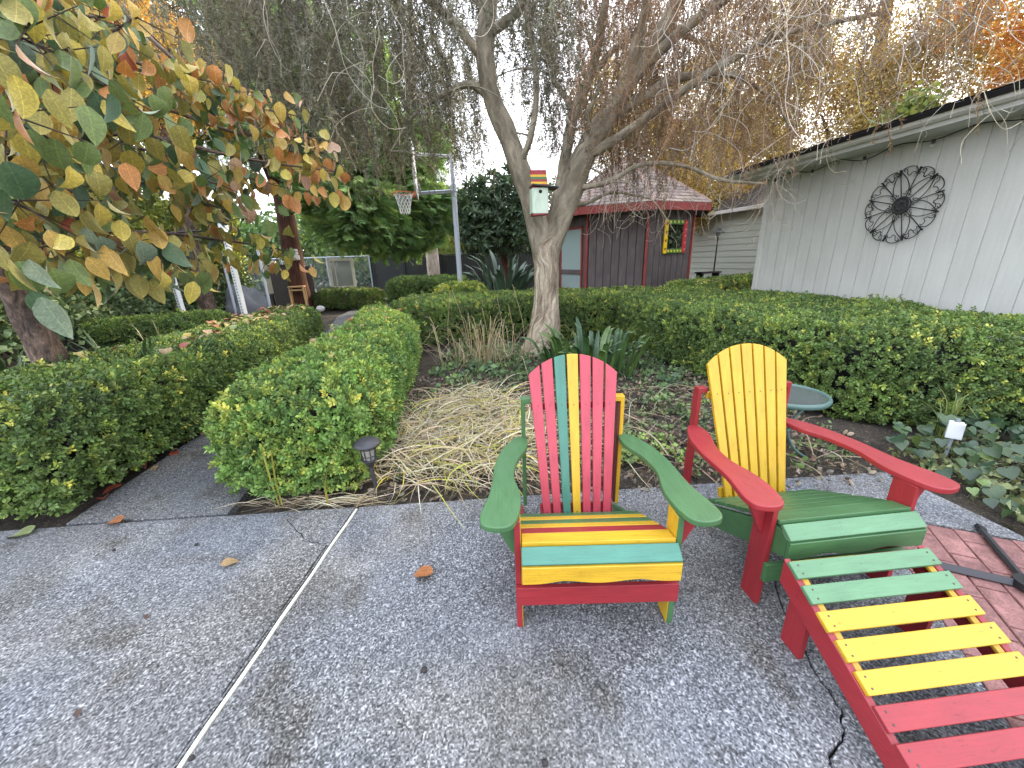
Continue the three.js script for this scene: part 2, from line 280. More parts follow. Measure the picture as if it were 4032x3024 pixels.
// seat line in (z, y): front lip, rounded front, falling to the back
const SEAT = [[0.068, 0.326, 1.5708, 0.072], [0.043, 0.386, 0.62, 0.062], [-0.028, 0.398, -0.22, 0.074], [-0.105, 0.368, -0.42, 0.068], [-0.176, 0.334, -0.47, 0.066], [-0.246, 0.299, -0.47, 0.066], [-0.316, 0.264, -0.47, 0.066], [-0.386, 0.229, -0.47, 0.066]];
function scallop(w, h, t) {
  const S = new THREE.Shape(); S.moveTo(-w / 2, h / 2); S.lineTo(w / 2, h / 2); S.lineTo(w / 2, -h / 2);
  const n = 40; for (let i = 1; i < n; i++) { const u = 1 - i / n, e = Math.min(1, 6 * Math.min(u, 1 - u) - 0.5); S.lineTo((u - 0.5) * w, -h / 2 + (e > 0 ? e * 0.012 * (1 - Math.cos(u * 4 * Math.PI)) * 0.5 : 0)); }
  S.lineTo(-w / 2, -h / 2);
  const g = new THREE.ExtrudeGeometry(S, { depth: t - 0.005, bevelEnabled: true, bevelThickness: 0.0025, bevelSize: 0.0025, bevelOffset: -0.0025, bevelSegments: 1 }); g.translate(0, 0, -t / 2); return g;
}
const LEAN = 18 * Math.PI / 180;
function backSlat(i, n = 7) {
  const half = (n - 1) / 2, cb = (i - half) * 0.0485, ct = (i - half) * 0.0635, wb = 0.036, wt = 0.0545, arch = (x) => 0.796 - 1.75 * x * x - 6 * x * x * x * x;
  const pts = [[cb - wb / 2, 0], [cb + wb / 2, 0]]; for (let k = 0; k <= 6; k++) { const x = ct + wt / 2 - wt * k / 6; pts.push([x, arch(x)]); }
  const g = new THREE.ExtrudeGeometry(new THREE.Shape(pts.map(([x, y]) => new THREE.Vector2(x, y))), { depth: 0.013, bevelEnabled: true, bevelThickness: 0.003, bevelSize: 0.003, bevelOffset: -0.003, bevelSegments: 2 });
  const p = g.attributes.position, uv = g.attributes.uv; for (let k = 0; k < p.count; k++) uv.setXY(k, p.getY(k) + i * 0.37, p.getX(k) + i * 0.11);
  return g.rotateX(-LEAN).translate(0, 0.185, -0.455);
}
const screwMat = std({ color: C(0.1, 0.07, 0.06), roughness: 0.6, metalness: 0.4 });
const screwGeo = cyl(0.003, 0.003, 0.002, 8).rotateX(Math.PI / 2 - LEAN);
function chair(name, label, pos, turn, k) {
  const t = thing(name, label, 'chair', pos, turn, 'wooden slatted garden chairs');
  for (const s of [-1, 1]) {
    const lg = part('front_leg', at(bx(0.022, 0.5, 0.09, 0.003), s * 0.297, 0.25, -0.045), s < 0 ? k.legL : k.legR, t);
    if (k.legIn) part('inner_face', at(bx(0.003, 0.496, 0.084, 0.001), s * 0.2848, 0.25, -0.045), k.legIn, lg);
    part('armrest', armGeo(s), k.arm, t);
    const br = new THREE.ExtrudeGeometry(new THREE.Shape([[0, 0], [0.085, 0], [0.075, -0.03], [0.012, -0.16], [0, -0.175]].map(([x, y]) => new THREE.Vector2(s * x, y))), { depth: 0.02, bevelEnabled: false });
    part('arm_bracket', br.translate(s * 0.309, 0.503, -0.055), s < 0 ? k.brL : k.brR, t);
    const post = part('rear_post', at(bx(0.02, 0.6, 0.05, 0.003), s * 0.25, 0.41, -0.665), s < 0 ? k.postL : k.postR, t);
    if (k.postIn && s > 0) part('inner_face', at(bx(0.012, 0.58, 0.05, 0.002), s * 0.2338, 0.405, -0.667), k.postIn, post);
    part('side_rail', sideProfile([[0.055, 0.365], [0.03, 0.385], [-0.02, 0.385], [-0.42, 0.19], [-0.8, 0.0], [-0.66, 0.0], [-0.3, 0.13], [0.055, 0.29]], 0.022, s * 0.272), s < 0 ? k.railL : k.railR, t);
  }
  part('apron', at(bx(0.617, 0.085, 0.02, 0.003), 0, 0.176, 0.0105), k.apron, t);
  SEAT.forEach(([z, y, a, w], i) => {
    if (i === 0) part('seat_slat', scallop(0.566, 0.074, 0.019).translate(0, y, z), k.seat[0], t);
    else part('seat_slat', at(bx(i > 1 && i < 3 ? 0.562 : 0.567, 0.018, w, 0.003), 0, y, z, a), k.seat[i], t);
  });
  part('back_rail', at(bx(0.36, 0.05, 0.02, 0.003), 0, 0.205, -0.485, -LEAN), k.backRail, t);
  const cb = part('crossbar', at(bx(0.42, 0.035, 0.02, 0.003), 0, 0.69, -0.652), k.cross[1], t);
  part('crossbar_end', at(bx(0.05, 0.028, 0.045, 0.003), -0.2355, 0.72, -0.662), k.cross[0], cb);
  part('crossbar_end', at(bx(0.05, 0.028, 0.045, 0.003), 0.2355, 0.72, -0.662), k.cross[2], cb);
  for (let i = 0; i < 7; i++) {
    const sl = part('back_slat', backSlat(i), k.back[i], t);
    for (const [d, m] of [[0.545, 0.0588], [0.018, 0.0488]]) part('screw', screwGeo.clone().translate((i - 3) * m, 0.185 + d * Math.cos(LEAN) + 0.0165 * Math.sin(LEAN), -0.455 - d * Math.sin(LEAN) + 0.0165 * Math.cos(LEAN)), screwMat, sl);
  }
  return t;
}
chair('garden_chair', 'slatted garden chair with pink, teal and yellow back slats and green arms', [0.2975, 0, -1.157], -0.006, {
  legL: RED, legR: GRN, legIn: YEL, arm: GRN, brL: GRN, brR: RED, postL: GRN, postR: YEL, postIn: MAROON, railL: RED, railR: GRN, apron: RED, backRail: RED, cross: [GRN, RED, YEL],
  seat: [YEL, TEAL, YEL, RED, YEL, GRN, YEL, GRN], back: [PINK, PINK, TEAL, YEL, PINK, PINK, PINK] });
chair('garden_chair', 'slatted garden chair with all yellow back, red arms and green seat', [1.287, 0, -1.26], 0.097, {
  legL: RED, legR: RED, arm: RED, brL: RED, brR: RED, postL: RED, postR: RED, railL: GRN, railR: GRN, apron: GRN, backRail: YEL, cross: [RED, YEL, RED],
  seat: [GRN, LGRN, GRN, GRN, GRN, GRN, GRN, GRN], back: [YEL, YEL, YEL, YEL, YEL, YEL, YEL] });
{ // footrest: slats on two sloping rails
  const t = thing('footrest', 'sloping slatted footrest with green, yellow and red slats before the yellow chair', 'footrest', [0.96, 0, -1.09], 0.082);
  const sl = 0.469, cs = Math.cos(sl), sn = Math.sin(sl), Wd = 0.548, cols = [LGRN, LGRN, YEL, YEL, YEL, RED, RED, RED];
  for (let i = 0; i < 8; i++) {
    const s = i * 0.0792 + 0.0285, o = rr(-0.003, 0.003);
    const m = part('slat', at(bx(Wd + rr(-0.004, 0.004), 0.016, 0.058, 0.003), Wd / 2 + o, 0.35 - s * sn - 0.008 * cs, s * cs - 0.008 * sn, sl), cols[i], t);
    for (const x of [0.025, Wd - 0.025]) for (const e of [-0.014, 0.014]) part('screw', at(cyl(0.003, 0.003, 0.002, 8), x, 0.35 - (s + e) * sn + 0.0005, (s + e) * cs + 0.0005, sl), screwMat, m);
  }
  for (const [x, m2] of [[0.011, RED], [Wd - 0.011, RED]]) {
    const rail = part('side_rail', sideProfile([[-0.02, 0.343], [0.63 * cs, 0.333 - 0.63 * sn], [0.66 * cs, 0.0], [0.54 * cs, 0.0], [-0.02, 0.245]], 0.022, x), m2, t);
    part('rail_top', at(bx(0.022, 0.012, 0.3, 0.002), x + (x < 0.1 ? 0.0235 : -0.0235), 0.35 - 0.19 * sn - 0.0245 * cs, 0.19 * cs - 0.0245 * sn, sl), YEL, rail);
    part('leg', at(bx(0.022, 0.28, 0.085, 0.003), x + (x < 0.1 ? 0.0235 : -0.0235), 0.14, 0.055), RED, t);
  }
  part('crossbar', at(bx(Wd / 2 - 0.03, 0.05, 0.018, 0.002), Wd * 0.25 + 0.016, 0.305, -0.012), YEL, t);
  part('crossbar', at(bx(Wd / 2 - 0.03, 0.05, 0.018, 0.002), Wd * 0.75 - 0.016, 0.305, -0.012), RED, t);
}
{ // small round glass table behind the yellow chair
  const green = std({ color: C(0.07, 0.13, 0.115), roughness: 0.4 }), t = thing('side_table', 'small round glass side table with green metal rim behind the yellow chair', 'table', [1.84, -0.02, -2.42]);
  const glass = new THREE.MeshPhysicalMaterial({ color: C(0.3, 0.36, 0.35), roughness: 0.12, transmission: 0.8, thickness: 0 });
  part('glass_top', cyl(0.232, 0.232, 0.006, 48).translate(0, 0.497, 0), glass, t);
  part('rim', new THREE.TorusGeometry(0.236, 0.013, 12, 64).rotateX(Math.PI / 2).scale(1, 1.4, 1).translate(0, 0.492, 0), green, t);
  for (let i = 0; i < 3; i++) { const a = 2.2 + i * 2.094; part('leg', curveTube([[0.2 * Math.cos(a), 0.48, 0.2 * Math.sin(a)], [0.06 * Math.cos(a), 0.26, 0.06 * Math.sin(a)], [0.12 * Math.cos(a), 0.1, 0.12 * Math.sin(a)], [0.25 * Math.cos(a), 0, 0.25 * Math.sin(a)]], 0.009, 20, 8), green, t); }
  part('ring', new THREE.TorusGeometry(0.065, 0.006, 8, 32).rotateX(Math.PI / 2).translate(0, 0.26, 0), green, t);
}
{ // crossed bars of a parasol foot lying on the red paving
  const t = thing('parasol_foot', 'crossed black metal bars of a parasol foot on the red paving', 'parasol foot', [2.165, 0, -1.262]), m = std({ color: C(0.05, 0.05, 0.055), roughness: 0.4, metalness: 0.5 });
  for (const [dx, dz, l] of [[0.503, -0.864, 0.4], [-0.888, -0.46, 0.4], [-0.503, 0.864, 0.4], [0.888, 0.46, 0.4]]) {
    part('bar', bar([dx * 0.03, 0.014, dz * 0.03], [dx * l, 0.014, dz * l], 0.032, 0.018, 0.003), m, t);
    part('end_cap', bar([dx * l, 0.016, dz * l], [dx * (l + 0.025), 0.016, dz * (l + 0.025)], 0.042, 0.026, 0.006), blackMetal, t);
  }
  const hub = part('hub', cyl(0.055, 0.05, 0.024, 24).translate(0, 0.022, 0), blackMetal, t);
  part('bolt', cyl(0.02, 0.014, 0.016, 12).translate(0, 0.042, 0), std({ color: C(0.75, 0.75, 0.75), roughness: 0.2, metalness: 1 }), hub);
}
{ // solar path light
  const t = thing('path_light', 'black solar path light on a stake beside the patio edge', 'path light', [-0.885, -0.02, -2.1]), m = std({ color: C(0.03, 0.03, 0.034), roughness: 0.5 });
  part('stake', rod([0.012, 0, 0], [0, 0.225, 0], 0.008, 0.009, 12), m, t);
  part('collar', new THREE.LatheGeometry([[0.0, 0.22], [0.014, 0.22], [0.017, 0.235], [0.026, 0.25], [0.034, 0.262], [0.034, 0.268], [0, 0.268]].map(([x, y]) => new THREE.Vector2(x, y)), 24), m, t);
  part('lens', new THREE.LatheGeometry([[0.024, 0.268], [0.03, 0.345]].map(([x, y]) => new THREE.Vector2(x, y)), 24), new THREE.MeshPhysicalMaterial({ color: C(0.7, 0.68, 0.62), roughness: 0.35, transmission: 0.7, thickness: 0, side: THREE.DoubleSide }), t);
  for (let i = 0; i < 8; i++) { const a = i * Math.PI / 4 + 0.2; part('rib', rod([0.027 * Math.cos(a), 0.265, 0.027 * Math.sin(a)], [0.034 * Math.cos(a), 0.352, 0.034 * Math.sin(a)], 0.0022, 0.0022, 6), m, t); }
  for (const y of [0.29, 0.335]) part('band', new THREE.TorusGeometry(0.0295 + (y - 0.29) * 0.07, 0.0022, 6, 32).rotateX(Math.PI / 2).translate(0, y, 0), m, t);
  t.scale.set(1.4, 1.08, 1.4);
  part('cap', new THREE.LatheGeometry([[0, 0.392], [0.02, 0.391], [0.035, 0.386], [0.05, 0.374], [0.056, 0.362], [0.056, 0.355], [0.05, 0.352], [0, 0.352]].map(([x, y]) => new THREE.Vector2(x, y)), 32), m, t);
}
{ // outdoor outlet box
  const t = thing('outlet_box', 'pale grey weatherproof outlet box on a conduit among ivy at the right hedge', 'outlet box', [3.0, -0.03, -2.36], -0.75), m = std({ color: C(0.62, 0.64, 0.66), roughness: 0.5 });
  t.scale.setScalar(0.85); part('conduit', rod([0, 0, 0], [0, 0.22, 0], 0.012, 0.012, 12), galv, t);
  const b = part('housing', at(bx(0.085, 0.13, 0.055, 0.008, 2), 0, 0.275, 0), m, t);
  part('cover', at(bx(0.092, 0.137, 0.014, 0.005, 2), 0, 0.275, 0.036, 0, 0, 0.02), m, b);
  part('knob', cyl(0.016, 0.014, 0.03, 12).translate(0, 0.353, 0), std({ color: C(0.2, 0.22, 0.22), roughness: 0.6 }), b);
}
// ---------------------------------------------------------------- white building on the right
const WO = V(4.456, 0, -7.418), WD = V(0.145, 0, 0.9894), WN = V(-0.9894, 0, 0.145);   // wall line, direction towards the viewer, face normal
const wallAt = (s, y, out = 0) => V(WO.x + WD.x * s + WN.x * out, y, WO.z + WD.z * s + WN.z * out);
const wallYaw = Math.atan2(WN.x, WN.z);
function onWall(g, s, y, out = 0) { const p = wallAt(s, y, out); g.rotateY(wallYaw); g.translate(p.x, p.y, p.z); return g; }
{
  seed = 21;
  const t = thing('white_building', 'white building clad in wide vertical boards with gutter on the right', 'building');
  const wt = tex(512, 512, (u, v) => { const a = vn(u * 6, v * 60, 6, 1, 60), b = vn(u * 5, v * 5, 5, 2), c = vn(u * 200, v * 200, 200, 3), L = 0.95 + 0.03 * (a - 0.5) + 0.04 * (b - 0.5) + 0.03 * (c - 0.5); return [L, L, L * 0.99]; }, true, [0.8, 0.8]);
  const wm = std({ color: C(0.63, 0.64, 0.61), map: wt, bumpMap: wt, bumpScale: 0.002, roughness: 0.6 });
  const boardW = 0.2025;
  for (let i = 0; i < 30; i++) part('board', onWall(bx(boardW - 0.011, 2.64, 0.016, 0.003), 0.21 + (i + 0.5) * boardW, 1.27, -0.008), wm, t);
  part('sheathing', onWall(bx(6.2, 2.66, 0.1, 0.002), 0.21 + 3.1, 1.27, -0.062), wm, t);
  part('corner_board', onWall(bx(0.09, 2.62, 0.03, 0.003), 0.24, 1.26, 0.014), wm, t);
  part('end_wall', at(bx(7.2, 2.66, 0.1, 0.002), WO.x + WD.x * 0.26 + 3.6 * 0.9894, 1.27, WO.z + WD.z * 0.26 - 3.6 * 0.145, 0, 0.1455), wm, t);
  // eave: soffit, fascia, gutter and roof edge
  const dark = std({ color: C(0.05, 0.05, 0.055), roughness: 0.9, map: soilTex });
  part('soffit', onWall(bx(6.7, 0.02, 0.42, 0.002), 3.15, 2.56, 0.2), wm, t);
  part('fascia', onWall(bx(6.75, 0.14, 0.025, 0.003), 3.15, 2.62, 0.4), wm, t);
  const gp = new THREE.Shape([[0, 0], [0.035, 0], [0.07, 0.02], [0.085, 0.055], [0.085, 0.085], [0.095, 0.092], [0.095, 0.1], [0.078, 0.1], [0.078, 0.06], [0.062, 0.028], [0.033, 0.01], [0.008, 0.01], [0.008, 0.1], [0, 0.1]].map(([x, y]) => new THREE.Vector2(x, y)));
  const gg = new THREE.ExtrudeGeometry(gp, { depth: 6.8, bevelEnabled: false }); gg.rotateY(-Math.PI / 2); // profile now in (z, y), length along -x
  const gut = part('gutter', onWall(gg.translate(3.4, 0, 0), 3.15, 2.6, 0.415), std({ color: C(0.72, 0.71, 0.67), roughness: 0.4 }), t);
  for (const s of [0.9, 3.05, 5.2]) part('gutter_strap', onWall(bx(0.03, 0.004, 0.1, 0.001), s, 2.706, 0.46), galv, gut);
  part('roof', onWall(at(bx(6.8, 0.05, 4.6, 0.004), 0, 0.3, -2.2, 0.15), 3.15, 2.72, 0.45), dark, t);
  for (let i = 0; i < 22; i++) part('shingle', onWall(at(bx(0.3, 0.012, 0.3, 0.002), 0, 0.012, -0.1 + rr(-0.004, 0.004), 0.14), 0 + i * 0.306, 2.73, 0.45), dark, t);
}
{ // wrought-iron scroll wheel on the white wall
  const t = thing('wall_medallion', 'round black wrought-iron scrollwork medallion hung on the white wall', 'wall decoration', wallAt(2.41, 1.865, 0.03).toArray(), wallYaw), m = blackMetal;
  const disc = part('center_disc', new THREE.LatheGeometry([[0, 0.02], [0.03, 0.02], [0.035, 0.026], [0.055, 0.026], [0.06, 0.02], [0.078, 0.02], [0.085, 0.028], [0.098, 0.026], [0.102, 0.015], [0.1, 0.0], [0, 0]].map(([x, y]) => new THREE.Vector2(x, y)), 40).rotateX(Math.PI / 2), std({ color: C(0.045, 0.045, 0.048), roughness: 0.45, metalness: 0.4 }), t);
  for (let i = 0; i < 8; i++) { const a = i * Math.PI / 4; part('petal', new THREE.SphereGeometry(0.012, 8, 6).scale(1, 0.6, 0.5).rotateZ(a).translate(0.045 * Math.cos(a), 0.045 * Math.sin(a), 0.027), std({ color: C(0.09, 0.09, 0.09), roughness: 0.4, metalness: 0.5 }), disc); }
  const rot = (p, a) => [p[0] * Math.cos(a) - p[1] * Math.sin(a), p[0] * Math.sin(a) + p[1] * Math.cos(a), p[2] ?? 0.008];
  for (let i = 0; i < 6; i++) {
    const a = i * Math.PI / 3 + 0.26, b = a + Math.PI / 6;
    part('spoke', curveTube([[0.1, 0], [0.2, 0], [0.39, 0]].map((p) => rot(p, a)), 0.0055, 8, 6), m, t);
    part('spoke', curveTube([[0.1, 0], [0.15, 0], [0.345, 0]].map((p) => rot(p, b)), 0.0055, 8, 6), m, t);
    part('fan_scroll', curveTube([[0.13, 0.045], [0.118, 0.03], [0.13, 0.018], [0.15, 0.028], [0.17, 0.012], [0.2, 0.02], [0.27, 0.075], [0.345, 0.19]].map((p) => rot(p, a)), 0.0045, 40, 6), m, t);
    part('fan_scroll', curveTube([[0.13, -0.045], [0.118, -0.03], [0.13, -0.018], [0.15, -0.028], [0.17, -0.012], [0.2, -0.02], [0.27, -0.075], [0.345, -0.19]].map((p) => rot(p, a)), 0.0045, 40, 6), m, t);
    for (const c of [a, b]) {
      for (const s of c === a ? [-1, 1] : [1]) part('rim_scroll', curveTube([[0.335, 0.015], [0.36, 0.03], [0.345, 0.07], [0.318, 0.075], [0.33, 0.11], [0.37, 0.13], [0.375, 0.155], [0.355, 0.165], [0.35, 0.145]].map(([x, y]) => [x, y * s]).map((p) => rot(p, c)), 0.004, 32, 6), m, t);
      part('rim_arc', curveTube([[0.36, 0.01], [0.405, 0.04], [0.412, 0.1], [0.385, 0.16], [0.35, 0.19]].map((p) => rot(p, c)), 0.005, 20, 6), m, t);
      part('clasp', at(bx(0.07, 0.014, 0.02, 0.003), ...rot([0.38, 0, 0.008], c), 0, 0, c), m, t);
    }
  }
}
{ // party lights under the eave
  seed = 23;
  const t = thing('string_lights', 'black string of clear party bulbs under the white building eave', 'string lights');
  const hooks = [0.1, 0.75, 1.5, 2.25, 3.0, 3.75, 4.5], pts = []; hooks.forEach((s, i) => { pts.push(wallAt(s, 2.545, 0.1).toArray()); if (i < hooks.length - 1) pts.push(wallAt(s + 0.37, 2.5 - 0.015 * (i % 3), 0.1).toArray()); });
  part('cord', curveTube(pts, 0.006, 90, 5), blackMetal, t);
  const glass = new THREE.MeshPhysicalMaterial({ color: C(0.9, 0.9, 0.88), transmission: 0.85, roughness: 0.15, thickness: 0 });
  for (const s of [0.45, 1.12, 1.87, 2.62, 3.35]) { const p = wallAt(s, 2.49, 0.1); const k = part('socket', cyl(0.014, 0.018, 0.05, 10).translate(p.x, p.y - 0.005, p.z), blackMetal, t); part('bulb', new THREE.SphereGeometry(0.027, 12, 10).scale(1, 1.25, 1).translate(p.x, p.y - 0.045, p.z), glass, k); }
}
// ---------------------------------------------------------------- brown octagonal shed
function prism(a, b, c, d, n, t) { // four corners on a plane, given thickness along n
  const pos = [], P = [a, b, c, d]; for (const k of [0, t]) for (const p of P) pos.push(p.x + n.x * k, p.y + n.y * k, p.z + n.z * k);
  const g = tris(pos, [4, 5, 6, 4, 6, 7, 0, 2, 1, 0, 3, 2, 0, 1, 5, 0, 5, 4, 1, 2, 6, 1, 6, 5, 2, 3, 7, 2, 7, 6, 3, 0, 4, 3, 4, 7]).toNonIndexed(); g.computeVertexNormals(); return g;
}
{
  seed = 31;
  const c = [3.28, -11.45], Rw = 1.84, Re = 2.2, t = thing('garden_shed', 'brown octagonal garden shed with red trim and shingled roof', 'shed', [c[0], 0, c[1]], 0);
  const st = tex(256, 256, (u, v) => { const a = vn(u * 6, v * 80, 6, 1, 80), b = vn(u * 6, v * 6, 6, 2), L = 0.9 + 0.12 * (a - 0.5) + 0.14 * (b - 0.5); return [L, L, L]; }, true, [1, 1]);
  const brown = std({ color: C(0.135, 0.112, 0.11), map: st, roughness: 0.75 }), redT = std({ color: C(0.32, 0.06, 0.05), roughness: 0.65, map: st }), darkGap = std({ color: C(0.02, 0.016, 0.015), roughness: 0.9 });
  const vert = (k, r) => { const a = Math.PI / 2 + k * Math.PI / 4; return V(r * Math.cos(a), 0, r * Math.sin(a)); };   // k = 0 is the corner nearest the viewer
  for (let k = 0; k < 8; k++) {
    const a = vert(k, Rw), b = vert(k + 1, Rw), L = a.distanceTo(b), yaw = Math.atan2((a.x + b.x), (a.z + b.z)), place = (g, s, y, out) => { g.rotateY(yaw); const dx = Math.cos(yaw), dz = -Math.sin(yaw), mx = (a.x + b.x) / 2, mz = (a.z + b.z) / 2, nx = Math.sin(yaw), nz = Math.cos(yaw); return g.translate(mx + dx * s + nx * out, y, mz + dz * s + nz * out); };
    part('wall_core', place(bx(L - 0.02, 2.4, 0.08, 0.002), 0, 1.2, -0.05), darkGap, t);
    const seen = k === 0 || k === 7 || k === 1;
    if (seen) {
      const n = 7, w = (L - 0.09) / n;
      for (let i = 0; i < n; i++) { const s = -L / 2 + 0.045 + (i + 0.5) * w; if (k === 1 && s > -0.52 && s < 0.52) { part('board', place(bx(w - 0.012, 0.55, 0.02, 0.003), s, 0.275, 0.0), brown, t); part('board', place(bx(w - 0.012, 0.3, 0.02, 0.003), s, 2.25, 0.0), brown, t); continue; } part('board', place(bx(w - 0.012, 2.4, 0.02, 0.003), s, 1.2, 0.0), brown, t); }
    } else part('board', place(bx(L - 0.09, 2.4, 0.02, 0.003), 0, 1.2, 0.0), brown, t);
    const cv = a.clone().normalize(); part('corner_trim', at(bx(0.06, 2.4, 0.05, 0.004), a.x + cv.x * 0.005, 1.2, a.z + cv.z * 0.005, 0, Math.atan2(cv.x, cv.z)), redT, t);
    if (k === 1) { // window with blinds
      const win = part('window', place(bx(1.0, 1.52, 0.02, 0.002), 0, 1.33, 0.02), new THREE.MeshPhysicalMaterial({ color: C(0.6, 0.72, 0.7), roughness: 0.08, transmission: 0.5, thickness: 0 }), t);
      for (let i = 0; i < 34; i++) part('blind_slat', place(at(bx(0.98, 0.003, 0.03, 0.001), 0, 0, 0, 0.7), 0, 0.62 + i * 0.0425, 0.004), std({ color: C(0.72, 0.8, 0.78), roughness: 0.5 }), win);
      for (const [w, h, s, y] of [[1.1, 0.06, 0, 0.56], [1.1, 0.06, 0, 2.1], [0.06, 1.5, -0.52, 1.33], [0.06, 1.5, 0.52, 1.33]]) part('window_frame', place(bx(w, h, 0.04, 0.004), s, y, 0.028), redT, win);
      part('window_bar', place(bx(0.98, 0.12, 0.035, 0.004), 0, 1.02, 0.03), brown, win);
    }
    // eave board and roof
    const ea = vert(k, Re), eb = vert(k + 1, Re), ap = V(0, 3.85, 0), ye = 2.5; ea.y = eb.y = ye;
    const eL = ea.distanceTo(eb), yawE = yaw, em = ea.clone().add(eb).multiplyScalar(0.5);
    part('eave_board', at(bx(eL + 0.02, 0.17, 0.03, 0.004), em.x, ye - 0.07, em.z, 0, yawE), redT, t);
    part('soffit', prism(V(ea.x, ye - 0.12, ea.z), V(eb.x, ye - 0.12, eb.z), vert(k + 1, Rw - 0.1).setY(ye - 0.12), vert(k, Rw - 0.1).setY(ye - 0.12), V(0, 1, 0), 0.01), darkGap, t);
    const nrm = eb.clone().sub(ea).cross(ap.clone().sub(ea)).normalize(); if (nrm.y < 0) nrm.negate();
    const roof = part('roof', prism(ea.clone(), eb.clone(), ap.clone(), ap.clone(), nrm, 0.01), std({ color: C(0.16, 0.12, 0.11), roughness: 0.9 }), t);
    if (k === 0 || k === 7 || k === 1 || k === 6) {
      const rows = 15, sh = [[0.28, 0.225, 0.19], [0.20, 0.16, 0.14], [0.33, 0.265, 0.22], [0.24, 0.19, 0.17]].map((x) => std({ color: C(...x), roughness: 0.92, map: woodTex }));
      const P = (u, v) => V(0, 0, 0).addScaledVector(ea, (1 - u) * (1 - v)).addScaledVector(eb, u * (1 - v)).addScaledVector(ap, v);
      for (let r = 0; r < rows; r++) {
        const v0 = Math.max(0, r / rows - 0.012), v1 = Math.min(0.995, (r + 1) / rows + 0.01), wr = eL * (1 - (r + 0.5) / rows), n = Math.max(1, Math.round(wr / 0.27)), off = r % 2 ? 0.5 : 0;
        for (let i = -1; i < n + 1; i++) { const u0 = Math.max(0, (i + off) / n + 0.006), u1 = Math.min(1, (i + 1 + off) / n - 0.006); if (u1 - u0 < 0.02) continue; const l0 = 0.022 + rr(0, 0.006), l1 = 0.012; part('shingle', prism(P(u0, v0).addScaledVector(nrm, l0), P(u1, v0).addScaledVector(nrm, l0), P(u1, v1).addScaledVector(nrm, l1), P(u0, v1).addScaledVector(nrm, l1), nrm, 0.008), pick(sh), roof); }
      }
    }
    part('hip_cap', bar([ea.x, ea.y + 0.03, ea.z], [0, 3.89, 0], 0.1, 0.02, 0.004), std({ color: C(0.30, 0.2, 0.17), roughness: 0.85, map: woodTex }), t);
  }
}
{ // mirror with a hand-painted frame on the shed
  const cv = (bg, fn, w, h) => { const c = document.createElement('canvas'); c.width = w; c.height = h; const x = c.getContext('2d'); x.fillStyle = bg; x.fillRect(0, 0, w, h); fn(x, w, h); const t = new THREE.CanvasTexture(c); t.colorSpace = THREE.SRGBColorSpace; return t; };
  seed = 33;
  const dots = (cols, n, rad, leafy) => (x, w, h) => { const lng = Math.max(w, h), v = h > w; for (let i = 0; i < n; i++) { const s = (i + 0.5) / n * lng, cx = v ? w / 2 : s, cy = v ? s : h / 2; x.fillStyle = cols[0]; x.beginPath(); x.arc(cx, cy, rad * rr(0.85, 1.15), 0, 7); x.fill(); x.fillStyle = cols[1]; x.beginPath(); x.arc(cx + rad * 0.9, cy - rad * 0.6, rad * 0.5, 0, 7); x.fill(); if (leafy) { x.fillStyle = leafy; x.beginPath(); x.arc(cx - rad * 0.9, cy - rad * 0.8, rad * 0.4, 0, 7); x.fill(); } } };
  const k = 7, a0 = [3.28 + 0, -11.45 + 1.84], a1 = [3.28 + 1.84 * Math.SQRT1_2, -11.45 + 1.84 * Math.SQRT1_2], f = 0.58, yaw = Math.PI / 8;
  const mx = a0[0] + (a1[0] - a0[0]) * f + Math.sin(yaw) * 0.03, mz = a0[1] + (a1[1] - a0[1]) * f + Math.cos(yaw) * 0.03;
  const t = thing('framed_mirror', 'square mirror with hand-painted yellow, green and red frame on the brown shed', 'mirror', [mx, 1.79, mz], yaw);
  const W = 0.7, H = 0.76, b = 0.105, mk = (tx) => std({ map: tx, roughness: 0.5 });
  const face = (w, h, m) => { const g = new RoundedBoxGeometry(w, h, 0.035, 2, 0.006), p = g.attributes.position, uv = g.attributes.uv; for (let i = 0; i < p.count; i++) uv.setXY(i, p.getX(i) / w + 0.5, p.getY(i) / h + 0.5); return g; };
  part('frame_side', face(b, H).translate(-W / 2 + b / 2, 0, 0.018), mk(cv('#e6c318', dots(['#b3301c', '#7d2a18'], 4, 17, '#7d8a20'), 64, 420)), t);
  part('frame_side', face(b, H).translate(W / 2 - b / 2, 0, 0.018), mk(cv('#b8202c', dots(['#d84038', '#efe0d0'], 5, 12), 64, 420)), t);
  part('frame_side', face(W - 2 * b - 0.002, b).translate(0, H / 2 - b / 2, 0.018), mk(cv('#4d7a2c', dots(['#d6d25a', '#8fb04a'], 4, 17, '#e4dc8a'), 300, 64)), t);
  part('frame_side', face(W - 2 * b - 0.002, b).translate(0, -H / 2 + b / 2, 0.018), mk(cv('#45702a', dots(['#e2cf3a', '#a8b84a'], 5, 15, '#d8d070'), 300, 64)), t);
  part('glass', at(bx(W - 2 * b + 0.01, H - 2 * b + 0.01, 0.01, 0.001), 0, 0, 0.012), std({ color: C(0.75, 0.75, 0.74), metalness: 1, roughness: 0.03 }), t);
}
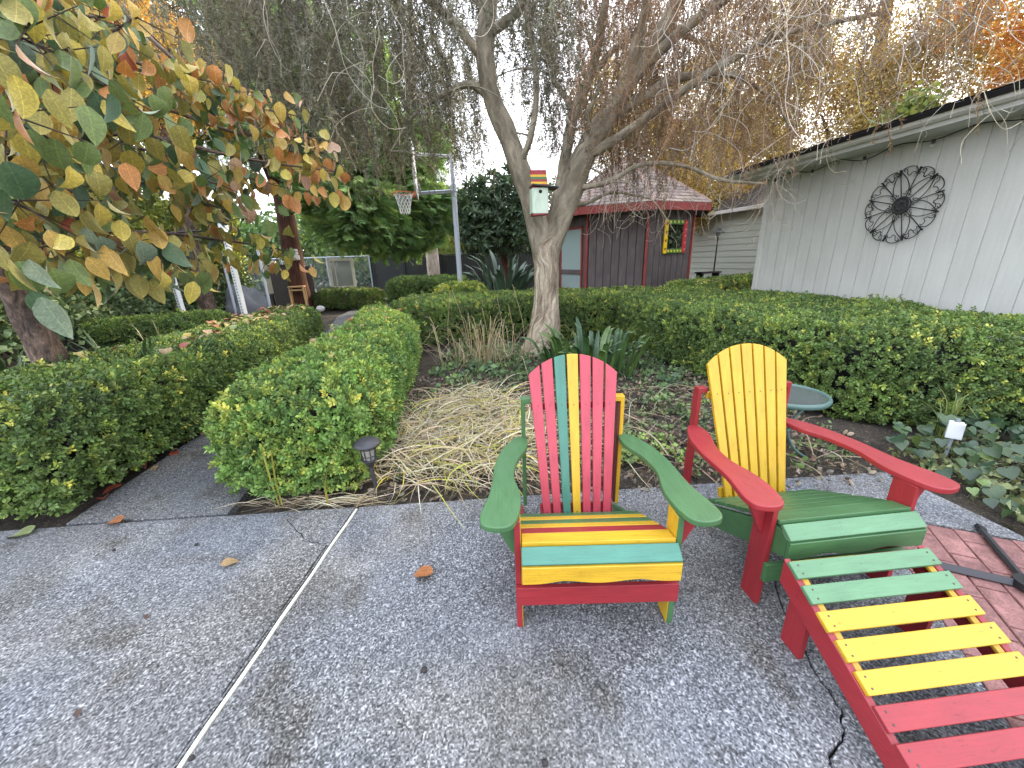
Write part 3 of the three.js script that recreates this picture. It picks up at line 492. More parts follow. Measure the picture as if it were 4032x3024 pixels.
{ // sage siding building far behind
  seed = 35;
  const t = thing('sage_building', 'pale sage building with horizontal lap siding and dark roof behind the shed', 'building'), m = std({ color: C(0.50, 0.52, 0.44), roughness: 0.65 }), dir = V(-0.243, 0, -0.97), o = V(7.35, 0, -11.2), yaw = Math.atan2(-0.97, 0.243), L = 7.5;
  const mid = (y, out) => [o.x + dir.x * L / 2 + Math.sin(yaw) * out, y, o.z + dir.z * L / 2 + Math.cos(yaw) * out];
  for (let i = 0; i < 14; i++) part('siding_board', at(at(bx(L, 0.205, 0.022, 0.002), 0, 0, 0, -0.1), ...mid(0.1 + i * 0.18, 0), 0, yaw), m, t);
  part('wall_core', at(bx(L, 2.6, 0.1, 0.002), ...mid(1.3, -0.07), 0, yaw), m, t);
  part('gutter', at(bx(L + 0.4, 0.1, 0.1, 0.01), ...mid(2.56, 0.32), 0, yaw), whitePaint, t);
  part('soffit', at(bx(L + 0.3, 0.02, 0.42, 0.002), ...mid(2.55, 0.1), 0, yaw), m, t);
  part('roof', at(at(bx(L + 0.5, 0.06, 3.6, 0.004), 0, 0.62, -1.6, 0.4), ...mid(2.62, 0.3), 0, yaw), std({ color: C(0.13, 0.11, 0.12), map: soilTex, roughness: 0.9 }), t);
}
{
  const t = thing('lamp_post', 'slim black garden lamp post standing before the sage building', 'lamp post', [6.06, 0, -11.75]);
  part('pole', rod([0, 0, 0], [0, 1.83, 0], 0.022, 0.018, 12), blackMetal, t);
  part('lantern', new THREE.LatheGeometry([[0.02, 1.82], [0.055, 1.86], [0.07, 1.93], [0.02, 1.945]].map(([x, y]) => new THREE.Vector2(x, y)), 16), std({ color: C(0.3, 0.3, 0.28), roughness: 0.3 }), t);
  part('shade', new THREE.LatheGeometry([[0.16, 1.93], [0.15, 1.945], [0.08, 1.98], [0.07, 2.05], [0.02, 2.08], [0, 2.1]].map(([x, y]) => new THREE.Vector2(x, y)), 20), std({ color: C(0.04, 0.04, 0.04), roughness: 0.5, side: THREE.DoubleSide }), t);
  const b = thing('low_bench', 'low dark bench by the foot of the lamp post', 'bench', [5.72, 0, -11.4], 0.3);
  part('seat', at(bx(0.7, 0.04, 0.28, 0.005), 0, 0.86, 0), blackMetal, b); for (const x of [-0.28, 0.28]) part('leg', at(bx(0.05, 0.84, 0.24, 0.005), x, 0.42, 0), blackMetal, b);
}
// ---------------------------------------------------------------- basketball hoop
{
  const t = thing('basketball_hoop', 'old basketball hoop on a grey steel pole with orange rim and white net', 'basketball hoop', [-1.19, 0, -9.75]);
  const wht = std({ color: C(0.70, 0.72, 0.72), roughness: 0.5, map: woodTex }), or = std({ color: C(0.62, 0.14, 0.03), roughness: 0.5 });
  part('pole', rod([0, 0, 0], [0, 3.0, 0], 0.062, 0.058, 20), galv, t);
  part('upright', rod([0, 3.0, 0], [0, 3.68, 0], 0.048, 0.045, 16), galv, t);
  part('collar', cyl(0.075, 0.075, 0.14, 16).translate(0, 2.98, 0), galv, t);
  part('arm', bar([0, 2.92, 0], [-0.76, 2.86, 0.25], 0.07, 0.06, 0.006), galv, t);
  part('arm', bar([0, 3.62, 0], [-0.74, 3.63, 0.25], 0.06, 0.05, 0.006), wht, t);
  const S = new THREE.Shape([[-0.6, 0.02], [-0.45, -0.14], [0.45, -0.14], [0.6, 0.02], [0.6, 0.62], [0.42, 0.9], [-0.42, 0.9], [-0.6, 0.62]].map(([x, y]) => new THREE.Vector2(x, y)));
  const bd = new THREE.ExtrudeGeometry(S, { depth: 0.03, bevelEnabled: true, bevelThickness: 0.004, bevelSize: 0.004, bevelSegments: 1 }); bd.rotateY(-Math.PI / 2 + 0.17); bd.translate(-0.78, 2.92, 0.26);
  const board = part('backboard', bd, wht, t);
  for (const y of [0.05, 0.72]) part('backing_rail', at(bx(0.04, 0.06, 0.9, 0.004), -0.73, 2.92 + y, 0.25, 0, 0.17), galv, board);
  const rc = V(-1.08, 2.86, 0.32);
  part('rim', new THREE.TorusGeometry(0.228, 0.01, 10, 48).rotateX(Math.PI / 2).translate(rc.x, rc.y, rc.z), or, t);
  part('rim_bracket', bar([-0.86, 2.84, 0.27], [-0.79, 2.82, 0.26], 0.12, 0.16, 0.01), or, t);
  const net = [], n = 12, rows = 6, ring = (r, i) => { const y = -0.42 * r / rows, rad = 0.225 - 0.125 * Math.pow(r / rows, 0.6), a = (i + (r % 2) / 2) / n * 2 * Math.PI; return [rc.x + rad * Math.cos(a), rc.y + y, rc.z + rad * Math.sin(a)]; };
  for (let r = 0; r < rows; r++) for (let i = 0; i < n; i++) { net.push(rod(ring(r, i), ring(r + 1, r % 2 ? i + 1 : i), 0.006, 0.006, 4)); net.push(rod(ring(r, i), ring(r + 1, r % 2 ? i : i - 1), 0.006, 0.006, 4)); }
  part('net', mergeGeometries(net), std({ color: C(0.75, 0.75, 0.72), roughness: 0.8 }), t);
}
// ---------------------------------------------------------------- black fence behind the hoop
{
  seed = 41;
  const a = V(-6.2, 0, -18.2), b = V(2.2, 0, -15.6), L = a.distanceTo(b), d = b.clone().sub(a).divideScalar(L), yaw = Math.atan2(-d.z, d.x), t = thing('chain_link_fence', 'black chain-link fence with dark privacy slats behind the basketball hoop', 'fence', a.toArray(), yaw);
  const m = std({ color: C(0.02, 0.021, 0.023), roughness: 0.6 }), slm = std({ color: C(0.028, 0.03, 0.033), roughness: 0.7 });
  for (let i = 0; i <= 5; i++) part('post', rod([i * L / 5, 0, 0.03], [i * L / 5, 1.7, 0.03], 0.03, 0.03, 10), m, t);
  part('top_rail', rod([0, 1.66, 0.03], [L, 1.66, 0.03], 0.022, 0.022, 10), m, t);
  const sl = []; for (let x = 0.03; x < L; x += 0.062) sl.push(at(new THREE.BoxGeometry(0.056, 1.56 + rr(-0.02, 0.02), 0.006), x, 0.84, rr(-0.004, 0.004), 0, rr(-0.12, 0.12)));
  part('privacy_slats', mergeGeometries(sl), slm, t).userData.kind = 'stuff';
  const w = []; for (let x = -1.6; x < L; x += 0.085) for (const s of [1, -1]) { const x0 = s > 0 ? x : x + 1.6, x1 = s > 0 ? x + 1.6 : x; const c0 = Math.max(0, Math.min(L, x0)), c1 = Math.max(0, Math.min(L, x1)); if (Math.abs(c1 - c0) < 0.05) continue; const y0 = 0.05 + 1.6 * Math.abs(c0 - x0) / 1.6, y1 = 0.05 + 1.6 * (1 - Math.abs(c1 - x1) / 1.6); w.push(rod([c0, y0, 0.012], [c1, y1, 0.012], 0.003, 0.003, 3)); }
  part('wire_mesh', mergeGeometries(w), std({ color: C(0.09, 0.095, 0.1), roughness: 0.5, metalness: 0.3 }), t).userData.kind = 'stuff';
}
{ // plain chain-link fence left of it
  const t = thing('wire_fence', 'grey wire fence with steel top rail left of the black fence', 'fence', [-11.5, 0, -17.2], 0.15);
  part('top_rail', rod([0, 1.72, 0], [5.4, 1.72, 0], 0.025, 0.025, 8), galv, t);
  for (let i = 0; i < 4; i++) part('post', rod([i * 1.8, 0, 0], [i * 1.8, 1.75, 0], 0.03, 0.03, 8), galv, t);
  const w = []; for (let x = -1.7; x < 5.4; x += 0.1) for (const s of [1, -1]) { const x0 = s > 0 ? x : x + 1.7, x1 = s > 0 ? x + 1.7 : x, c0 = Math.max(0, Math.min(5.4, x0)), c1 = Math.max(0, Math.min(5.4, x1)); if (Math.abs(c1 - c0) < 0.05) continue; w.push(rod([c0, Math.abs(c0 - x0), 0], [c1, 1.7 - Math.abs(c1 - x1), 0], 0.003, 0.003, 3)); }
  part('wire_mesh', mergeGeometries(w), galv, t).userData.kind = 'stuff';
}
// ---------------------------------------------------------------- things at the back left
{
  const t = thing('old_window', 'old white window sash hanging on the wire fence', 'window', [-5.8, 0.6, -14.0], 0.35), wm = std({ color: C(0.78, 0.74, 0.64), roughness: 0.7, map: woodTex });
  for (const [w, h, x, y] of [[0.1, 1.02, -0.37, 0.5], [0.1, 1.02, 0.37, 0.5], [0.64, 0.09, 0, 0.965], [0.64, 0.09, 0, 0.035], [0.025, 0.84, -0.2, 0.5]]) part('frame', at(bx(w, h, 0.05, 0.005), x, y, 0), wm, t);
  part('pane', at(bx(0.66, 0.86, 0.006, 0.001), 0, 0.5, 0), new THREE.MeshPhysicalMaterial({ color: C(0.5, 0.52, 0.5), roughness: 0.05, transmission: 0.55, thickness: 0 }), t);
}
{
  const t = thing('patio_cabinet', 'tall dark brown covered cabinet standing by the redwood trunk', 'cabinet', [-7.25, 0, -13.1], 0.42), m = std({ color: C(0.075, 0.062, 0.056), roughness: 0.7, map: woodTex }), wm = std({ color: C(0.7, 0.7, 0.68), roughness: 0.5 });
  part('body', at(bx(0.85, 1.38, 0.5, 0.02, 2), 0, 0.72, 0), m, t);
  part('side_panel', at(bx(0.34, 1.36, 0.55, 0.02, 2), 0.6, 0.71, -0.05), m, t);
  part('lid', at(bx(0.9, 0.05, 0.56, 0.01), 0, 1.435, 0), m, t);
  for (const [x, y] of [[0.44, 1.36], [0.78, 1.38], [0.79, 0.6]]) part('white_clip', at(bx(0.04, 0.12, 0.03, 0.004), x, y, 0.25), wm, t);
  const b = thing('storage_box', 'low dark storage box left of the brown cabinet', 'box', [-7.95, 0, -12.85], 0.42);
  part('body', at(bx(0.5, 0.5, 0.45, 0.02, 2), 0, 0.25, 0), m, b); part('lid', at(bx(0.53, 0.06, 0.48, 0.015, 2), 0, 0.53, 0), m, b);
  const h = thing('propane_heater', 'cream enamel panel standing behind the brown cabinet', 'panel', [-7.95, 0, -13.5], 0.42), cm = std({ color: C(0.62, 0.58, 0.46), roughness: 0.5 });
  part('panel', at(bx(0.4, 1.45, 0.1, 0.03, 2), 0, 0.86, 0), cm, h); part('pipe', rod([0.16, 0.1, 0.1], [0.12, 1.5, 0.1], 0.07, 0.07, 14), cm, h); part('foot', at(bx(0.5, 0.14, 0.3, 0.02), 0, 0.07, 0), cm, h);
  const s = thing('wooden_stool', 'small pale wooden stool in front of the brown cabinet', 'stool', [-6.72, 0, -12.6], 0.3), sm = std({ color: C(0.52, 0.33, 0.16), roughness: 0.6, map: woodTex });
  part('seat', at(bx(0.46, 0.04, 0.36, 0.008, 2), 0, 0.78, 0), sm, s);
  for (const x of [-0.19, 0.19]) for (const z of [-0.14, 0.14]) part('leg', bar([x * 1.12, 0, z * 1.12], [x, 0.77, z], 0.045, 0.045, 0.004), sm, s);
  for (const z of [-0.15, 0.15]) part('rail', at(bx(0.36, 0.05, 0.02, 0.003), 0, 0.68, z), sm, s);
}
{
  const t = thing('floodlight', 'small white floodlight box fixed to the redwood trunk', 'light', [-6.62, 1.62, -12.68], 0.45), m = std({ color: C(0.72, 0.72, 0.7), roughness: 0.5 });
  part('housing', at(bx(0.2, 0.17, 0.12, 0.03, 2), 0, 0.2, 0), m, t); part('lamp_face', at(bx(0.22, 0.15, 0.14, 0.025, 2), 0.01, 0.03, 0.02), m, t); part('bracket', at(bx(0.06, 0.3, 0.1, 0.01), 0, 0.12, -0.1), blackMetal, t);
  const b = thing('white_bag', 'small white bag with dark handle on the ground by the stool', 'bag', [-6.0, 0, -12.4], 0.2);
  const g = new THREE.SphereGeometry(0.12, 20, 14).scale(1.1, 0.8, 0.6).translate(0, 0.09, 0), p = g.attributes.position; for (let i = 0; i < p.count; i++) { const k = 1 + 0.3 * noise(p.getX(i) * 14, p.getY(i) * 14, p.getZ(i) * 14); p.setXYZ(i, p.getX(i) * k, Math.max(0, p.getY(i)), p.getZ(i) * k); } g.computeVertexNormals();
  part('sack', g, m, b); part('handle', curveTube([[-0.05, 0.16, 0], [-0.03, 0.24, 0.02], [0.03, 0.24, 0.02], [0.05, 0.16, 0]], 0.01, 16, 8), blackMetal, b);
}
{ // exercise rack: drilled square uprights and a pull-up bar
  const t = thing('pull_up_rack', 'white steel exercise rack with drilled uprights and black pull-up bar', 'exercise rack', [-5.94, 0, -7.82], -0.27), m = std({ color: C(0.66, 0.68, 0.7), roughness: 0.45 });
  const hole = cyl(0.013, 0.013, 0.004, 10);
  for (const x of [-0.8, 0.8]) {
    const u = part('upright', at(bx(0.078, 2.16, 0.078, 0.006, 2), x, 1.08, 0), m, t);
    for (let i = 0; i < 34; i++) { const y = 0.3 + i * 0.055; part('hole', at(hole.clone(), x, y, 0.0385, Math.PI / 2), blackMetal, u); part('hole', at(hole.clone(), x - 0.0385, y, 0, 0, 0, Math.PI / 2), blackMetal, u); }
    part('foot', at(bx(0.09, 0.07, 1.1, 0.006), x, 0.04, -0.2), m, t); part('bar_bracket', at(bx(0.13, 0.16, 0.1, 0.008, 2), x, 2.1, 0), m, t);
    part('rear_upright', rod([x * 0.62, 0, -0.9], [x * 0.62, 1.75, -0.9], 0.03, 0.03, 12), galv, t);
  }
  part('pull_up_bar', rod([-0.8, 2.08, 0.0], [0.8, 2.08, 0.0], 0.018, 0.018, 12), blackMetal, t);
  part('brace', bar([-0.8, 0.25, 0.0], [0.8, 0.25, 0.0], 0.05, 0.05, 0.004), m, t);
}
{ // grey tarp bundle under the ivy
  const t = thing('grey_tarp', 'crumpled grey tarp heap behind the exercise rack', 'tarp', [-6.15, 0, -9.2], 0.2), g = new THREE.SphereGeometry(0.75, 40, 28).scale(0.62, 0.85, 0.5).translate(0, 0.35, 0), p = g.attributes.position;
  for (let i = 0; i < p.count; i++) { const k = 1 + 0.16 * noise(p.getX(i) * 3, p.getY(i) * 3, p.getZ(i) * 3) + 0.07 * Math.abs(noise(p.getX(i) * 9, p.getY(i) * 9, p.getZ(i) * 9)); p.setXYZ(i, p.getX(i) * k, Math.max(0, p.getY(i) * k), p.getZ(i) * k); } g.computeVertexNormals();
  part('cover', g, std({ color: C(0.12, 0.125, 0.135), roughness: 0.8, map: woodTex }), t);
}
// ---------------------------------------------------------------- birdhouse in the fork of the tree
{
  const t = thing('birdhouse', 'white birdhouse with red, yellow and green striped roof in the tree fork', 'birdhouse', [0.43, 1.93, -5.5], 0.12), wb = std({ color: C(0.55, 0.66, 0.52), roughness: 0.65, map: woodTex });
  part('front', at(bx(0.2, 0.3, 0.018, 0.003), 0, 0.17, 0.09), wb, t);
  part('side', at(bx(0.018, 0.29, 0.16, 0.003), -0.1, 0.17, 0), wb, t); part('side', at(bx(0.018, 0.29, 0.16, 0.003), 0.1, 0.17, 0), RED, t); part('back', at(bx(0.18, 0.3, 0.018, 0.003), 0, 0.17, -0.08), wb, t);
  part('floor', at(bx(0.2, 0.02, 0.2, 0.003), 0, 0.012, -0.005, 0, 0, 0.06), RED, t);
  part('entrance_hole', cyl(0.022, 0.022, 0.006, 20).rotateX(Math.PI / 2).translate(0, 0.275, 0.0995), std({ color: C(0.008, 0.008, 0.008), roughness: 0.9 }), t);
  part('roof_board', at(bx(0.34, 0.02, 0.24, 0.004), 0.06, 0.335, 0.02, 0, 0, -0.1), blackMetal, t);
  const cols = [RED, YEL, RED, GRN, YEL, RED, RED]; const roof = part('striped_roof', at(bx(0.21, 0.012, 0.245, 0.002), -0.005, 0.43, 0.018, 1.05), RED, t);
  cols.forEach((m, i) => part('stripe', at(bx(0.215, 0.01, 0.035, 0.002), -0.005, 0.438 - 0.105 * Math.sin(1.05) + i * 0.035 * Math.sin(1.05), 0.028 + 0.105 * Math.cos(1.05) - i * 0.035 * Math.cos(1.05), 1.05), m, roof));
}
// ---------------------------------------------------------------- hedges of small box leaves
const boxSprig = (n, L, spread, seed0) => { seed = seed0; return cluster(n, (i) => {
  const y = spread * (0.15 + 0.85 * i / n), a = i * 2.4 + rr(-0.3, 0.3), g = leaf(L * rr(0.75, 1.15), L * 0.62, 2, 0.22, 0.3, (t) => Math.pow(Math.sin(Math.PI * Math.min(0.999, 0.06 + t * 0.9)), 0.7));
  const d = V(Math.cos(a), rr(0.35, 1.2), Math.sin(a)); g.applyQuaternion(aim(d, rr(-0.7, 0.7))); return g.translate(0.35 * L * Math.cos(a) * rr(0.2, 1), y, 0.35 * L * Math.sin(a) * rr(0.2, 1)); }); };
const sprigs = [boxSprig(13, 0.025, 0.06, 101), boxSprig(15, 0.022, 0.066, 102), boxSprig(11, 0.027, 0.055, 103)];
const sprigFar = [boxSprig(9, 0.034, 0.06, 104), boxSprig(10, 0.03, 0.065, 105)];
const boxLeaf = new THREE.MeshPhysicalMaterial({ side: THREE.DoubleSide, roughness: 0.97, transmission: 0.12, thickness: 0, clearcoat: 0.5, clearcoatRoughness: 0.38 });
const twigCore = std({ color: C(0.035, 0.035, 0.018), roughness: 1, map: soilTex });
const G_DARK = [0.065, 0.12, 0.022], G_MID = [0.14, 0.225, 0.038], G_LITE = [0.29, 0.365, 0.055], G_YEL = [0.56, 0.54, 0.09];
function hedge(name, label, poly, h, o = {}) {
  seed = o.seed ?? 200; const near = o.near ?? true, dens = o.dens ?? 900, t = thing(name, label, 'hedge', [0, 0, 0], 0, 'clipped box hedges'), list = [[], [], []], n = near ? 3 : 2, rnd = o.round ?? 0.14, base = o.base ?? -0.03;
  const cx = poly.reduce((s, p) => s + p[0], 0) / poly.length, cz = poly.reduce((s, p) => s + p[1], 0) / poly.length; t.position.set(cx, base, cz);
  const hh = (x, z) => (typeof h === 'function' ? h(x, z) : h) + 0.05 * noise(x * 1.9, z * 1.9, 7) + 0.03 * noise(x * 5, z * 5, 9);
  const add = (x, y, z, nx, ny, nz, inner) => {
    const d = V(nx + rr(-0.75, 0.75), ny + rr(-0.45, 0.85), nz + rr(-0.75, 0.75)), k = Math.floor(R() * n);
    const patch = noise(x * 2.3, y * 2.3 + 5, z * 2.3) + 0.6 * noise(x * 7, y * 7, z * 7);
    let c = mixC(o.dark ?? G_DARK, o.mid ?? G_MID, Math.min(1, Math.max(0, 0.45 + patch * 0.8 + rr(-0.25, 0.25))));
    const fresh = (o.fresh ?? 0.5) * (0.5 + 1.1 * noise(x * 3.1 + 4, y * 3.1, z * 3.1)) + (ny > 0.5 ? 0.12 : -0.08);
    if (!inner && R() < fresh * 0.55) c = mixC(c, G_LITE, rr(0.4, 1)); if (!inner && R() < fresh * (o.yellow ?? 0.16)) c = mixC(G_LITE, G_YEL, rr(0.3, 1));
    if (o.brown && R() < o.brown) c = mixC(c, [0.2, 0.13, 0.06], rr(0.4, 0.9));
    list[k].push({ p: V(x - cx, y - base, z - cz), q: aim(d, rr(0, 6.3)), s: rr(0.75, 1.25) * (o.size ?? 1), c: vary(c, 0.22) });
  };
  let minx = 1e9, maxx = -1e9, minz = 1e9, maxz = -1e9; for (const [x, z] of poly) { minx = Math.min(minx, x); maxx = Math.max(maxx, x); minz = Math.min(minz, z); maxz = Math.max(maxz, z); }
  const tries = Math.round((maxx - minx) * (maxz - minz) * dens * 1.15);
  for (let i = 0; i < tries; i++) { const x = rr(minx, maxx), z = rr(minz, maxz); if (!inPoly(poly, x, z)) continue; const d = edgeDist(poly, x, z), k = Math.max(0, 1 - d / rnd), y = hh(x, z) - rnd * 0.7 * k * k; add(x, y - rr(0, 1) * rr(0, 0.07), z, 0, 1, 0); if (R() < 0.012) add(x, y + rr(0.02, 0.07), z, 0, 1.5, 0); }
  for (let i = 0; i < poly.length; i++) {
    const [ax, az] = poly[i], [bx2, bz] = poly[(i + 1) % poly.length]; if (o.skip && o.skip.includes(i)) continue;
    const L = Math.hypot(bx2 - ax, bz - az); let nx = (bz - az) / L, nz = -(bx2 - ax) / L; if (inPoly(poly, (ax + bx2) / 2 + nx * 0.02, (az + bz) / 2 + nz * 0.02)) { nx = -nx; nz = -nz; }
    const m = Math.round(L * 0.8 * dens * 1.25);
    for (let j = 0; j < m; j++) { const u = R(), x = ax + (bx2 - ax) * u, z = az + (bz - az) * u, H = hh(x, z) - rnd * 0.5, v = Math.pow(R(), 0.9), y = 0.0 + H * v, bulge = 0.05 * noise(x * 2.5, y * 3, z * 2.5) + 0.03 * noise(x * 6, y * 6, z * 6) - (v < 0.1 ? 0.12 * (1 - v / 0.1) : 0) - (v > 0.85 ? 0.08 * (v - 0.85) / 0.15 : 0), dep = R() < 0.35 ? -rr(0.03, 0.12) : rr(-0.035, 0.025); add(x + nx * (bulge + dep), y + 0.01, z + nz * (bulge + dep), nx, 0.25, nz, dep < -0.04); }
  }
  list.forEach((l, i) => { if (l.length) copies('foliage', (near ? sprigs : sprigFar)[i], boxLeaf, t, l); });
  const inset = poly.map(([x, z]) => { const dx = x - cx, dz = z - cz, l = Math.hypot(dx, dz); return [x, z]; });
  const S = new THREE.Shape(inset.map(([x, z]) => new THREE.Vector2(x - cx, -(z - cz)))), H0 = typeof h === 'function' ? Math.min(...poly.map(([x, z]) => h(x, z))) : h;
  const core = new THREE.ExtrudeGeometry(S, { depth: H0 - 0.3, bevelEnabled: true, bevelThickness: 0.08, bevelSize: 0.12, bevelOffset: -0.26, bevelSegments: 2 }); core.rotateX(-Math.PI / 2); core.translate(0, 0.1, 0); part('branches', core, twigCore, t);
  return t;
}
hedge('hedge', 'long low clipped hedge left of the path with fallen leaves on top', [[-2.70, -1.97], [-2.81, -3.2], [-2.93, -4.2], [-3.40, -6.1], [-4.1, -8.3], [-5.0, -8.6], [-4.7, -6.6], [-4.15, -4.4], [-4.05, -1.93]], (x, z) => 0.66 + 0.02 * (z + 2), { seed: 201, dens: 900, skip: [5, 6, 7], fresh: 0.45 });
hedge('hedge', 'rounded bright green hedge between the path and the straw-covered bed', [[-1.86, -2.22], [-1.5, -2.1], [-1.02, -2.17], [-0.98, -2.6], [-1.1, -3.4], [-1.25, -4.6], [-1.5, -6.0], [-2.3, -7.4], [-2.75, -7.0], [-2.3, -5.6], [-2.02, -4.0], [-2.0, -2.7]], (x, z) => 0.68 + 0.012 * (z + 2), { seed: 202, dens: 950, fresh: 1.0, yellow: 0.10, dark: [0.085, 0.17, 0.03], mid: [0.19, 0.32, 0.05], round: 0.2 });
hedge('hedge', 'straight low hedge behind the grey tree and clivia', [[-2.2, -7.3], [-1.4, -6.5], [0.2, -6.85], [2.0, -6.55], [2.9, -6.6], [3.9, -7.0], [4.0, -7.9], [2.6, -8.5], [0.6, -8.6], [-2.0, -8.5]], 0.7, { seed: 203, near: false, dens: 650, skip: [5, 6, 7, 8], brown: 0.03, fresh: 0.65, yellow: 0.08 });
hedge('hedge', 'tall broad hedge under the white wall at the right', [[1.85, -6.6], [1.98, -5.2], [2.3, -3.9], [2.68, -3.0], [3.3, -2.7], [4.6, -2.55], [4.72, -4.5], [4.3, -6.7]], (x, z) => 0.72 + 0.05 * Math.max(0, (z + 4) / 2), { seed: 204, dens: 850, skip: [5, 6, 7], fresh: 0.55, yellow: 0.14 });
hedge('hedge', 'narrow low hedge in front of the exercise rack', [[-7.8, -5.4], [-5.6, -6.5], [-5.2, -7.3], [-5.5, -7.5], [-6.1, -7.05], [-8.2, -6.0]], 0.62, { seed: 205, near: false, dens: 650, skip: [4], fresh: 0.5 });
hedge('hedge', 'dark square-cut hedge in front of the black fence', [[-3.5, -11.4], [-1.35, -10.9], [-1.2, -12.0], [-3.3, -12.6]], 0.92, { seed: 206, near: false, dens: 500, fresh: 0.25, yellow: 0.02, size: 1.2 });
hedge('hedge', 'small bright yellow-green bush at the foot of the basketball pole', [[-1.75, -9.3], [-0.7, -9.15], [-0.5, -9.7], [-0.9, -10.2], [-1.8, -10.1]], 0.86, { seed: 207, near: false, dens: 800, fresh: 1.6, yellow: 0.3, mid: [0.22, 0.33, 0.04], round: 0.3 });
hedge('hedge', 'low dark shrub border under the old window', [[-6.6, -13.2], [-4.6, -12.6], [-4.3, -13.6], [-6.3, -14.4]], 0.55, { seed: 208, near: false, dens: 500, fresh: 0.15, yellow: 0.02, brown: 0.1, size: 1.3 });
hedge('hedge', 'low hedge at the corner between shed and white wall', [[3.2, -8.4], [4.1, -8.0], [6.4, -9.6], [6.6, -10.6], [5.0, -9.8]], 0.78, { seed: 209, near: false, dens: 500, fresh: 0.7 });

// ---------------------------------------------------------------- grey weeping tree
const strandGeo = (s, L, nl, leafL, leafW, droop = 1) => { seed = s; const side = rr(0.05, 0.35), pts = []; for (let i = 0; i <= 6; i++) { const t = i / 6; pts.push([side * Math.sin(t * 2.4) * L * 0.4 + 0.02 * rr(-1, 1), -L * t * droop + 0.06 * Math.sin(t * 3.1), 0.05 * L * Math.sin(t * 4 + s) + 0.015 * rr(-1, 1)]); }
  const cv = new THREE.CatmullRomCurve3(pts.map((p) => V(...p))), tw = new THREE.TubeGeometry(cv, 10, 0.0028, 3).toNonIndexed(), parts = [tw];
  for (let k = 0; k < 3; k++) { const t0 = rr(0.15, 0.6), P = cv.getPoint(t0), e = P.clone().add(V(rr(-0.2, 0.2), -rr(0.15, 0.4) * L, rr(-0.2, 0.2))); parts.push(new THREE.TubeGeometry(new THREE.CatmullRomCurve3([P, P.clone().lerp(e, 0.4).add(V(rr(-0.05, 0.05), 0.05, rr(-0.05, 0.05))), e]), 5, 0.0018, 3).toNonIndexed()); for (let i = 0; i < nl * 0.2; i++) { const q = P.clone().lerp(e, rr(0.1, 1)), d = V(rr(-1, 1), rr(-1.3, 0.2), rr(-1, 1)), g = leaf(leafL * rr(0.7, 1.3), leafW, 1, 0.1, 0.1, () => 0.9).toNonIndexed(); g.applyQuaternion(aim(d, rr(0, 6))); g.translate(q.x, q.y, q.z); parts.push(g); } }
  for (let i = 0; i < nl; i++) { const P = cv.getPoint(rr(0.05, 1)), d = V(rr(-1, 1), rr(-1.3, 0.3), rr(-1, 1)), g = leaf(leafL * rr(0.7, 1.3), leafW, 2, 0.15, 0.3).toNonIndexed(); g.applyQuaternion(aim(d, rr(0, 6))); g.translate(P.x, P.y, P.z); parts.push(g); }
  return mergeGeometries(parts); };
